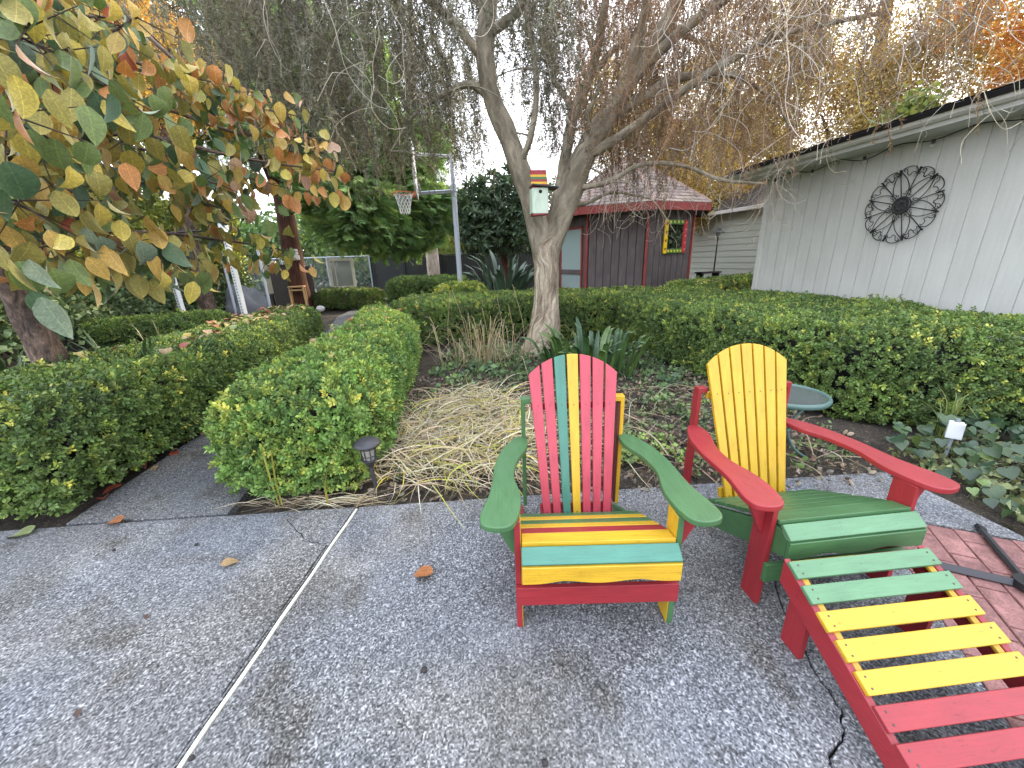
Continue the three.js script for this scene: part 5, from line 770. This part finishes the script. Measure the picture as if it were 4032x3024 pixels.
tree('pale_bush', 'small pale yellow-green tree tip just above the white building roof', [7.0, 0, -7.6], [[0, 0, 0, 0.06], [0, 2, 0, 0.05], [0, 3.3, 0, 0.02]], [[0, 3.05, 0, 0.38, 0.55, 0.34, 120], [0, 3.5, 0, 0.2, 0.35, 0.2, 50], [-0.25, 2.8, 0, 0.35, 0.35, 0.3, 60]], { seed: 611, kind: 'broad', cols: YG, fill: true, category: 'shrub' });
tree('camellia', 'dark camellia standing behind the corner of the white building', [6.9, 0, -8.5], [[0, 0, 0, 0.07], [0, 0.8, 0, 0.06], [0, 1.8, 0, 0.03]], [[0, 1.5, 0, 0.55, 0.7, 0.5, 150], [0.2, 2.2, 0, 0.4, 0.4, 0.4, 70]], { seed: 613, kind: 'broad', cols: DARKG, gloss: true, fill: true, category: 'shrub' });
tree('green_tree', 'dense dark green tree far behind the shed', [1.6, 0, -21], [[0, 0, 0, 0.2], [0, 2.5, 0, 0.16], [0, 5, 0, 0.08]], [[-1.4, 3, 0, 1.9, 1.6, 1.5, 180], [1, 3.2, 0, 1.9, 1.7, 1.5, 180], [3.4, 3, 0, 1.9, 1.6, 1.5, 180]], { seed: 612, kind: 'broad', cols: [...DARKG, ...OLIVE], size: 1.5 });
{ // woods beyond the garden, one mass
  seed = 620; const L = [[], []];
  for (let i = 0; i < 5200; i++) { const a = rr(-1.25, 1.3), d = rr(24, 34), h = 3.6 + 2.2 * noise(a * 5, 2) + 1.2 * noise(a * 17, 5), y = Math.pow(R(), 0.8) * h; L[i % 2].push({ p: V(Math.sin(a) * d, y, -Math.cos(a) * d), q: new THREE.Quaternion().setFromEuler(new THREE.Euler(rr(0, 6), rr(0, 6), 0)), s: rr(2.2, 3.6), c: vary(mixC(pick(DARKG), pick(MIDG), R()), 0.3) }); }
  const g = new THREE.Group(); g.name = 'distant_woods'; g.userData = { label: 'dark green woods closing off the view behind the garden', category: 'woods', kind: 'stuff' }; scene.add(g);
  L.forEach((l, i) => copies('foliage', clumps.broad[i], bgLeaf, g, l));
}
{ // ivy-clad wall at the left
  const poly = [[-4.9, -3.2], [-8.0, -9.4], [-8.3, -13.5]], t = thing('ivy_wall', 'high wall of ivy and creeper closing the garden at the left', 'ivy'), iv = [leafClump(701, 12, 0.085, 0.85, 0.16, 0.7), leafClump(702, 12, 0.08, 0.9, 0.15, 0.7)], L = [[], []]; seed = 703;
  for (let s = 0; s < 2; s++) {
    const [ax, az] = [poly[s][0] - 0.5, poly[s][1]], [bx2, bz] = [poly[s + 1][0] - 0.5, poly[s + 1][1]], len = Math.hypot(bx2 - ax, bz - az), nx = -(bz - az) / len, nz = (bx2 - ax) / len, top = (u) => 3.2 + 0.5 * noise(u * 4 + s * 9, 3) + 0.3 * noise(u * 11, 5);
    part('core', bar([ax - nx * 0.3, 1.05, az - nz * 0.3], [bx2 - nx * 0.3, 1.05, bz - nz * 0.3], 0.2, 2.1), twigCore, t);
    for (let i = 0; i < len * 640; i++) { const u = R(), y = Math.pow(R(), 0.9) * top(u), out = 0.12 * noise(u * 20, y * 3, s) + rr(-0.25, 0.1), lite = y > 1.45 + 0.4 * noise(u * 9, y * 2); L[i % 2].push({ p: V(ax + (bx2 - ax) * u + nx * out, y, az + (bz - az) * u + nz * out), q: aim(V(nx + rr(-0.4, 0.4), rr(-0.2, 0.5), nz + rr(-0.4, 0.4)), rr(0, 6)), s: rr(0.8, 1.3), c: vary(lite && R() < 0.75 ? mixC([0.28, 0.36, 0.065], [0.5, 0.5, 0.1], R()) : mixC([0.09, 0.16, 0.06], [0.2, 0.27, 0.11], R()), 0.25) }); }
  }
  L.forEach((l, i) => copies('foliage', iv[i], glossLeaf, t, l));
}
// ---------------------------------------------------------------- plants in the bed
const bladeShape = (t) => Math.min(1, 0.55 + 2 * t) * Math.pow(Math.max(0.02, 1 - t), 0.55);
const strapShape = (t) => Math.min(1, 0.5 + 3 * t) * Math.pow(Math.max(0.03, 1 - Math.pow(t, 5)), 0.7);
// blade along a path of points with width w
function blade(pts, w, n = 8, shape = bladeShape, twist = 0) {
  const cv = new THREE.CatmullRomCurve3(pts.map((p) => V(...p)), false, 'centripetal'), pos = [], uv = [], idx = [], T = V(), side = V();
  for (let i = 0; i <= n; i++) { const t = i / n, P = cv.getPoint(t); cv.getTangent(t, T); side.set(T.z, 0, -T.x); if (side.lengthSq() < 1e-4) side.set(1, 0, 0); side.normalize(); const up = side.clone().cross(T).normalize(), k = shape(t) * w / 2, a = twist * t, s = side.clone().multiplyScalar(Math.cos(a)).addScaledVector(up, Math.sin(a)), m = up.clone().multiplyScalar(-k * 0.3); for (const e of [-1, 0, 1]) { pos.push(P.x + s.x * k * e + (e ? 0 : m.x), P.y + s.y * k * e + (e ? 0 : m.y), P.z + s.z * k * e + (e ? 0 : m.z)); uv.push(0.5 + e / 2, t); } }
  for (let i = 0; i < n; i++) for (const s of [0, 1]) { const a = 3 * i + s; idx.push(a, a + 1, a + 3, a + 1, a + 4, a + 3); }
  return tris(pos, idx, uv);
}
const strapTex = tex(64, 256, (u, v) => { const a = vn(u * 20, v * 4, 20, 1), b = vn(u * 6, v * 18, 18, 2), L = 0.85 + 0.16 * (a - 0.5) + 0.2 * (b - 0.5); return [L, L, L * 0.96]; }, true);
function strapPlant(name, label, p, n, len, w, spread, cols, s0, o = {}) {
  seed = s0; const t = thing(name, label, 'plant', p, 0), ms = cols.map((c) => leafMat({ color: C(...c), map: strapTex, roughness: o.rough ?? 0.4, transmission: 0.15 }));
  for (let i = 0; i < n; i++) {
    const a = i * 2.399 + rr(-0.4, 0.4), r0 = spread * 0.55 * Math.sqrt(R()), L = len * rr(0.65, 1.1), lean = rr(0.12, 0.75) * (o.lean ?? 1), bx0 = r0 * Math.cos(a), bz0 = r0 * Math.sin(a) * 0.6, h = L * Math.cos(lean), q = L * Math.sin(lean), dr = rr(0.02, 0.22) * (o.droop ?? 1) * L;
    part('leaf', blade([[bx0, 0, bz0], [bx0 + q * 0.25 * Math.cos(a), h * 0.42, bz0 + q * 0.25 * Math.sin(a)], [bx0 + q * 0.6 * Math.cos(a), h * 0.8, bz0 + q * 0.6 * Math.sin(a)], [bx0 + q * 1.05 * Math.cos(a), h - dr, bz0 + q * 1.05 * Math.sin(a)]], w * rr(0.8, 1.15), 9, strapShape, rr(-0.6, 0.6)), pick(ms), t);
  }
  return t;
}
strapPlant('clivia', 'clump of dark strap-leaved clivia at the foot of the weeping tree', [0.98, -0.02, -4.55], 66, 0.7, 0.064, 1.05, [[0.06, 0.14, 0.045], [0.09, 0.18, 0.05], [0.13, 0.22, 0.06], [0.06, 0.13, 0.07]], 801, { lean: 0.85 });
strapPlant('agapanthus', 'large grey-green sword-leaved clump behind the hedge left of the trunk', [-0.1, 0.1, -10.2], 60, 1.55, 0.11, 0.9, [[0.10, 0.16, 0.11], [0.08, 0.14, 0.09], [0.13, 0.19, 0.13]], 802, { droop: 0.5 });
strapPlant('iris_clump', 'upright green iris blades beside the persimmon trunk', [-3.72, 0, -3.7], 26, 0.85, 0.035, 0.4, [[0.10, 0.17, 0.05], [0.07, 0.13, 0.05]], 803, { droop: 0.4, lean: 0.7 });
strapPlant('iris_clump', 'green blades at the far left edge behind the persimmon trunk', [-4.55, 0, -3.3], 22, 0.85, 0.035, 0.5, [[0.08, 0.14, 0.05], [0.06, 0.11, 0.04]], 804, { droop: 0.6, lean: 0.8 });
strapPlant('grass_tuft', 'wispy green grass blades between the two left hedges', [-4.75, 0, -5.4], 34, 0.8, 0.016, 0.9, [[0.12, 0.17, 0.06], [0.2, 0.2, 0.08]], 805, { droop: 0.5, lean: 0.6 });
for (const [x, z, h, c, lab, s] of [[-1.49, -2.05, 0.58, [0.45, 0.42, 0.06], 'tall yellowing daylily blades in front of the rounded hedge', 811], [-1.16, -2.04, 0.42, [0.5, 0.4, 0.06], 'single arching yellow blade in front of the rounded hedge', 812], [-0.93, -2.3, 0.3, [0.6, 0.45, 0.05], 'pair of broad yellow blades behind the path light', 813]]) {
  seed = s; const t = thing('daylily_blade', lab, 'plant', [x, -0.03, z]), m = leafMat({ color: C(...c), map: strapTex, roughness: 0.6, transmission: 0.3 }), n = s === 811 ? 3 : s === 812 ? 1 : 2;
  for (let i = 0; i < n; i++) { const k = i - 0.5, l = s === 812 ? 0.16 : s === 813 ? -0.12 : -0.08 + i * 0.1; part('leaf', blade([[i * 0.02, 0, 0], [i * 0.02 + l * 0.1, h * 0.4, 0.02], [i * 0.02 + l * 0.45, h * 0.75, 0.03], [i * 0.02 + l, h * (1 - 0.18 * i), 0.03]], s === 813 ? 0.028 : 0.014, 10), i === 0 && s === 811 ? leafMat({ color: C(0.22, 0.28, 0.05), map: strapTex, roughness: 0.6, transmission: 0.3 }) : m, t); }
}
{ // dead straw of cut-back daylilies: nobody could count it
  seed = 820; const gs = [0, 1, 2, 3].map((i) => { seed = 821 + i; const b = rr(-0.07, 0.07); return blade([[0, 0, 0], [b, 0.015 + 0.015 * R(), 0.12], [b * 1.5, 0.012 + 0.02 * R(), 0.26], [b * rr(0, 2), 0.005, 0.42]], 0.0068 + 0.0016 * i, 8, bladeShape, rr(-1.5, 1.5)); }), L = [[], [], [], []]; seed = 825;
  const m = leafMat({ roughness: 0.8, transmission: 0.2 }), STRAW = [[0.50, 0.42, 0.27], [0.42, 0.34, 0.2], [0.58, 0.52, 0.36], [0.34, 0.27, 0.16]];
  const lay = (x, z, y, c) => L[Math.floor(R() * 4)].push({ p: V(x, y, z), q: new THREE.Quaternion().setFromEuler(new THREE.Euler(rr(-0.16, 0.1), rr(0, 6.3), rr(-0.5, 0.5), 'YXZ')), s: rr(0.55, 1.25), c: vary(c, 0.2) });
  for (let i = 0; i < 2600; i++) { const x = rr(-1.0, 0.25), z = rr(-4.1, -2.12), k = 1 - Math.max(0, Math.hypot((x + 0.42) / 0.66, (z + 3.0) / 0.95) - 0.75) * 2.2; if (R() > k) continue; lay(x, z, -0.01 + rr(0, 0.055) * k + 0.04, R() < 0.19 ? mixC([0.56, 0.47, 0.07], [0.3, 0.34, 0.06], R()) : pick(STRAW)); }
  for (let i = 0; i < 110; i++) { lay(rr(-1.6, -0.95), rr(-2.14, -2.02), -0.01, pick(STRAW)); const l = L.find((q) => q.length && q[q.length - 1].p.y === -0.01 && !q[q.length - 1].t); if (l) { const e = l[l.length - 1]; e.t = 1; e.s *= 0.6; e.q = new THREE.Quaternion().setFromEuler(new THREE.Euler(rr(-0.05, 0.03), rr(1.1, 2.0) * (R() < 0.5 ? 1 : -1), rr(-0.3, 0.3), 'YXZ')); } }
  for (let i = 0; i < 260; i++) lay(rr(-0.2, 2.3), rr(-4.2, -2.3), 0.015, mixC(pick(STRAW), [0.2, 0.14, 0.08], rr(0.2, 0.8)));
  const g = new THREE.Group(); g.name = 'dead_straw'; g.userData = { label: 'mat of dead pale daylily straw covering the bed', category: 'straw', kind: 'stuff' }; scene.add(g); L.forEach((l, i) => copies('straw', gs[i], m, g, l));
}
{ // dry standing grass left of the trunk
  seed = 830; const t = thing('dry_grass', 'dry tan ornamental grass standing left of the grey trunk', 'grass', [-0.35, -0.02, -5.2]), m = ['a', 'b', 'c'].map((_, i) => leafMat({ color: C(...[[0.50, 0.40, 0.24], [0.42, 0.31, 0.17], [0.58, 0.49, 0.32]][i]), map: strapTex, roughness: 0.8, transmission: 0.2 }));
  for (let i = 0; i < 120; i++) { const a = rr(0, 6.3), r = rr(0, 0.5), h = rr(0.2, 0.75), x = r * Math.cos(a) * 1.5, z = r * Math.sin(a) * 0.6, l = rr(0.15, 0.7), b = a + rr(-0.7, 0.7), d = R() < 0.75 ? rr(0.2, 0.8) : 0.02; part('blade', blade([[x, 0, z], [x + l * 0.2 * Math.cos(b), h * 0.5, z + l * 0.2 * Math.sin(b)], [x + l * 0.6 * Math.cos(b), h * 0.95, z + l * 0.6 * Math.sin(b)], [x + l * 1.1 * Math.cos(b), h * (1 - d), z + l * 1.1 * Math.sin(b)]], rr(0.008, 0.018), 7), pick(m), t); }
  for (let i = 0; i < 6; i++) { const x = rr(-0.5, 0.55), h = rr(0.75, 1.15); part('seed_stalk', curveTube([[x, 0, 0], [x + rr(-0.05, 0.05), h * 0.5, 0.02], [x + rr(-0.15, 0.15), h, 0.03]], 0.0035, 8, 5), m[0], t); }
}
{ // low creepers, chickweed and seedlings
  seed = 840; const gs = [leafClump(841, 12, 0.04, 0.8, 0.055), leafClump(842, 10, 0.03, 0.6, 0.05)], L = [[], []]; seed = 843;
  const put = (x, z, c, s = 1) => L[Math.floor(R() * 2)].push({ p: V(x, rr(0.0, 0.05), z), q: new THREE.Quaternion().setFromEuler(new THREE.Euler(rr(-0.4, 0.4), rr(0, 6), rr(-0.4, 0.4))), s: rr(0.7, 1.5) * s, c: vary(c, 0.3) });
  for (let i = 0; i < 1500; i++) { const x = rr(-1.0, 2.6), z = rr(-6.4, -2.35), k = noise(x * 1.6, z * 1.6, 4) + (z < -3.9 ? 0.5 : -0.12); if (k > 0.1 || R() < 0.05) put(x, z, mixC([0.05, 0.1, 0.035], [0.12, 0.19, 0.05], R()), z < -4 ? 1.5 : 1); }
  for (let i = 0; i < 260; i++) put(rr(-0.2, 2.5), rr(-3.6, -2.25), mixC([0.09, 0.15, 0.05], [0.2, 0.28, 0.07], R()), 0.9);
  for (let i = 0; i < 70; i++) put(rr(0.7, 1.2), rr(-2.75, -2.4), [0.22, 0.32, 0.06], 0.8);
  for (let i = 0; i < 420; i++) put(rr(2.65, 4.4), rr(-2.6, -0.8), mixC([0.08, 0.12, 0.04], [0.22, 0.24, 0.08], R()), 1.1);
  for (let i = 0; i < 900; i++) put(rr(-8, -4.2), rr(-8, -3.4), mixC([0.06, 0.1, 0.035], [0.12, 0.16, 0.06], R()), 2.2);
  const g = new THREE.Group(); g.name = 'ground_cover'; g.userData = { label: 'low green creepers and weeds spread over the soil', category: 'ground cover', kind: 'stuff' }; scene.add(g); L.forEach((l, i) => copies('weeds', gs[i], glossLeaf, g, l));
}
{ // bits of bark, dry leaf and gravel on the soil
  seed = 850; const chip = new THREE.DodecahedronGeometry(0.011, 0).scale(1.5, 0.45, 1), flake = leaf(0.045, 0.028, 3, 0.4, 1.1), A = [], B = [];
  for (let i = 0; i < 5200; i++) { const x = rr(-1.6, 2.6), z = rr(-4.6, -2.05), c = pick([[0.05, 0.038, 0.028], [0.09, 0.065, 0.045], [0.16, 0.12, 0.08], [0.24, 0.2, 0.15]]); A.push({ p: V(x, rr(-0.045, 0.03) + (z < -2.5 ? 0.03 : 0), z), q: aim(rndDir()), s: rr(0.5, 1.7), c: vary(c) }); }
  for (let i = 0; i < 900; i++) B.push({ p: V(rr(-0.9, 2.5), rr(0.0, 0.05), rr(-4.6, -2.15)), q: aim(V(rr(-1, 1), rr(-0.2, 0.3), rr(-1, 1)), rr(0, 6)), s: rr(0.6, 1.5), c: vary(pick([[0.24, 0.16, 0.09], [0.15, 0.09, 0.05], [0.33, 0.25, 0.16], [0.1, 0.06, 0.04]])) });
  const g = new THREE.Group(); g.name = 'leaf_litter'; g.userData = { label: 'dark bark chips and dry leaf litter on the bed soil', category: 'litter', kind: 'stuff' }; scene.add(g); copies('chips', chip, std({ roughness: 0.95 }), g, A); copies('dry_leaves', flake, leafMat({ roughness: 0.85, transmission: 0.15 }), g, B);
}
{ // ivy with big heart-shaped leaves at the right
  seed = 860; const S = new THREE.Shape(); S.moveTo(0, 0); S.bezierCurveTo(-0.25, -0.22, -0.62, -0.1, -0.55, 0.25); S.bezierCurveTo(-0.5, 0.5, -0.2, 0.7, 0, 1); S.bezierCurveTo(0.2, 0.7, 0.5, 0.5, 0.55, 0.25); S.bezierCurveTo(0.62, -0.1, 0.25, -0.22, 0, 0);
  const gs = [0.4, 0.7].map((k) => { const g = new THREE.ShapeGeometry(S, 8), p = g.attributes.position; for (let i = 0; i < p.count; i++) p.setZ(i, Math.abs(p.getX(i)) * 0.3 * k - p.getY(i) * p.getY(i) * 0.3 * k); g.computeVertexNormals(); return g; });
  const t = thing('ivy', 'dark glossy ivy with heart-shaped leaves beside the patio corner', 'ivy', [3.0, 0, -2.2]), ms = [[0.04, 0.085, 0.045], [0.055, 0.11, 0.05], [0.08, 0.14, 0.06], [0.17, 0.26, 0.07]].map((c) => new THREE.MeshPhysicalMaterial({ color: C(...c), map: veinTex, roughness: 0.38, side: THREE.DoubleSide, transmission: 0.08, thickness: 0 }));
  for (let i = 0; i < 299; i++) { const x = rr(-0.42, 1.05), z = rr(-0.42, 0.9), h = 0.05 + Math.max(0, 0.28 - 0.3 * Math.hypot(x - 0.15, z + 0.25)) * rr(0.3, 1), m = part('leaf', gs[i % 2], R() < 0.1 ? ms[3] : ms[i % 3], t); m.position.set(x, h, z); m.quaternion.copy(aim(V(rr(-0.6, 0.2), rr(-0.7, 0.1), rr(0.1, 1)), 0)).multiply(new THREE.Quaternion().setFromEuler(new THREE.Euler(rr(-0.4, 0.4), rr(-0.5, 0.5) + Math.PI, 0))); m.scale.setScalar(rr(0.045, 0.085)); }
  for (let i = 0; i < 12; i++) { const a = rr(0, 6), x = rr(-0.2, 0.6), z = rr(-0.2, 0.5); part('vine', curveTube([[x, 0, z], [x + 0.12 * Math.cos(a), 0.06, z + 0.12 * Math.sin(a)], [x + 0.3 * Math.cos(a), 0.02, z + 0.3 * Math.sin(a)]], 0.004, 10, 5), twigDark, t); }
  seed = 861; const w = thing('weed_grass', 'tuft of bright green grass behind the outlet box', 'grass', [3.12, 0.0, -2.5]), gm = leafMat({ color: C(0.26, 0.33, 0.07), map: strapTex, roughness: 0.6, transmission: 0.3 });
  for (let i = 0; i < 30; i++) { const a = rr(0, 6.3), l = rr(0.1, 0.3), h = rr(0.25, 0.55); part('blade', blade([[0.05 * Math.cos(a), 0, 0.05 * Math.sin(a)], [l * 0.3 * Math.cos(a), h * 0.7, l * 0.3 * Math.sin(a)], [l * Math.cos(a), h * rr(0.6, 1), l * Math.sin(a)]], 0.008, 6), gm, w); }
}
// ---------------------------------------------------------------- fallen leaves and small litter, each its own thing
{
  seed = 870;
  const fm = [['orange', [0.48, 0.17, 0.05]], ['tan', [0.50, 0.34, 0.18]], ['red', [0.42, 0.07, 0.03]], ['yellow', [0.55, 0.45, 0.12]], ['pale green', [0.28, 0.34, 0.13]], ['pale pink', [0.55, 0.36, 0.24]]].map(([n, c]) => [n, leafMat({ color: C(...c), map: veinTex, roughness: 0.6, transmission: 0.2 })]);
  const curled = [0.9, 1.4, 0.5].map((k, i) => leaf(1, 0.6 + 0.06 * i, 7, 0.45 - 0.1 * i, k, persimmonShape, 0.04));
  const put = (x, y, z, mi, L, yaw, label, group, tilt = 0.15) => { const m = part('fallen_leaf', curled[group === 'leaves on the concrete' ? 2 : Math.floor(R() * 3)], fm[mi][1], scene); m.position.set(x, y, z); m.rotation.set(-Math.PI / 2 + rr(-tilt, tilt), rr(-tilt, tilt), yaw, 'YXZ'); m.rotation.y = yaw; m.rotation.z = rr(-0.2, 0.2); m.scale.setScalar(L); tag(m, label, 'fallen leaf', group); };
  put(-2.3, 0.022, -1.9, 0, 0.115, 1.2, 'orange fallen leaf across the joint where path meets patio', 'leaves on the concrete', 0.05);
  put(-1.46, 0.018, -1.53, 1, 0.085, -0.9, 'small tan fallen leaf on the left concrete slab', 'leaves on the concrete', 0.05);
  put(-0.40, 0.02, -1.44, 0, 0.10, 1.4, 'orange curled leaf on concrete left of the multicoloured chair', 'leaves on the concrete', 0.05);
  put(-2.74, 0.02, -1.83, 4, 0.15, 1.7, 'long pale green leaf on the patio at the far left', 'leaves on the concrete', 0.05);
  put(-2.80, 0.02, -2.6, 2, 0.11, 0.9, 'red-brown leaf at the foot of the left hedge', 'leaves along the path edge'); put(-2.77, 0.03, -2.45, 1, 0.12, 2.0, 'tan curled leaf at the foot of the left hedge', 'leaves along the path edge'); put(-2.86, 0.03, -3.0, 5, 0.11, 0.4, 'pale leaf beside the path farther back by the left hedge', 'leaves along the path edge');
  for (let i = 0; i < 90; i++) { const z = -2.6 - 5.4 * Math.pow(R(), 0.5), f = (z + 4.2) / -4.1, x = (z > -4.2 ? -3.0 + 0.1 * (z + 4.2) : -3.0 - 1.1 * f) - rr(0.15, 0.95), mi = pick([0, 1, 1, 2, 3, 3, 4, 5, 5]); put(x, 0.655 + 0.02 * (z + 2) + 0.1 + 0.05 * noise(x * 1.9, z * 1.9, 7), z, mi, rr(0.11, 0.155), rr(0, 6.3), fm[mi][0] + ' fallen persimmon leaf on top of the left hedge, ' + (z > -4.2 ? 'near end' : z > -6.2 ? 'halfway along' : 'far end'), 'leaves on the left hedge', 0.35); }
  for (let i = 0; i < 20; i++) { const z = rr(-6.6, -2.5), x = -1.48 + 0.14 * (z + 2.5) * 1.15 + rr(-0.3, 0.3), mi = Math.floor(R() * 6); put(x, 0.735 + 0.012 * (z + 2) + 0.05 * noise(x * 1.9, z * 1.9, 7), z, mi, rr(0.08, 0.12), rr(0, 6.3), fm[mi][0] + ' fallen leaf on top of the rounded middle hedge, ' + (z > -3.6 ? 'front' : z > -5.2 ? 'middle' : 'back'), 'leaves on the middle hedge', 0.4); }
  put(-0.1, 0.09, -3.1, 2, 0.08, 1, 'dull red leaf lying on the straw', 'leaves in the bed', 0.3); put(-0.05, 0.06, -2.4, 0, 0.05, 2.6, 'small orange leaf standing in the straw near the patio edge', 'leaves in the bed', 0.6);
  for (let i = 0; i < 12; i++) { const z = rr(-3.9, -2.1), mi = pick([0, 1, 2, 5]); put(-2.68 - 0.1 * (-z - 1.95) / 1.1 + rr(-0.05, 0.09), rr(0.0, 0.02), z, mi, rr(0.07, 0.11), rr(0, 6.3), ['orange-brown', 'tan', 'dark red', '', '', 'pale'][mi] + ' dead leaf in the litter between left hedge and path, ' + (z > -2.7 ? 'nearer' : z > -3.3 ? 'middle' : 'farther'), 'leaves along the path edge', 0.3); }
  const sd = std({ color: C(0.02, 0.016, 0.015), roughness: 0.7 });
  for (const [x, z, s, lab] of [[-1.71, -1.70, 0.009, 'black seed pod on the concrete near the tan leaf'], [-0.349, -0.998, 0.011, 'black round seed pod alone in the middle of the concrete'], [-1.0, -0.76, 0.008, 'black seed pod beside the white joint strip'], [0.06, -0.72, 0.009, 'black seed pod near the bottom edge of the picture'], [-2.13, -1.68, 0.008, 'black seed pod on the left slab behind the tan leaf']]) { const g = new THREE.IcosahedronGeometry(s, 2), p = g.attributes.position; for (let i = 0; i < p.count; i++) { const k = 1 + 0.25 * noise(p.getX(i) * 200, p.getY(i) * 200, p.getZ(i) * 200); p.setXYZ(i, p.getX(i) * k, p.getY(i) * k * 0.8, p.getZ(i) * k); } g.computeVertexNormals(); const m = part('seed_pod', g, sd, scene); m.position.set(x, s * 0.75, z); tag(m, lab, 'seed pod', 'seed pods on the concrete'); }
  for (const [x, z, a, lab] of [[-1.57, -1.25, 0.9, 'brown dry leaf scrap on the left slab'], [-1.47, -0.88, 0.8, 'dark leaf scrap low on the left slab']]) { const m = part('leaf_scrap', leaf(0.06, 0.016, 4, 0.3, 0.4), std({ color: C(0.07, 0.04, 0.03), roughness: 0.9, side: THREE.DoubleSide }), scene); m.position.set(x, 0.006, z); m.rotation.set(-Math.PI / 2, 0, 0); m.rotation.z = a; tag(m, lab, 'leaf scrap', 'leaves on the concrete'); }
}
scene.traverse((o) => { if (o.isMesh) { o.castShadow = true; o.receiveShadow = true; } });
renderer.render(scene, camera);
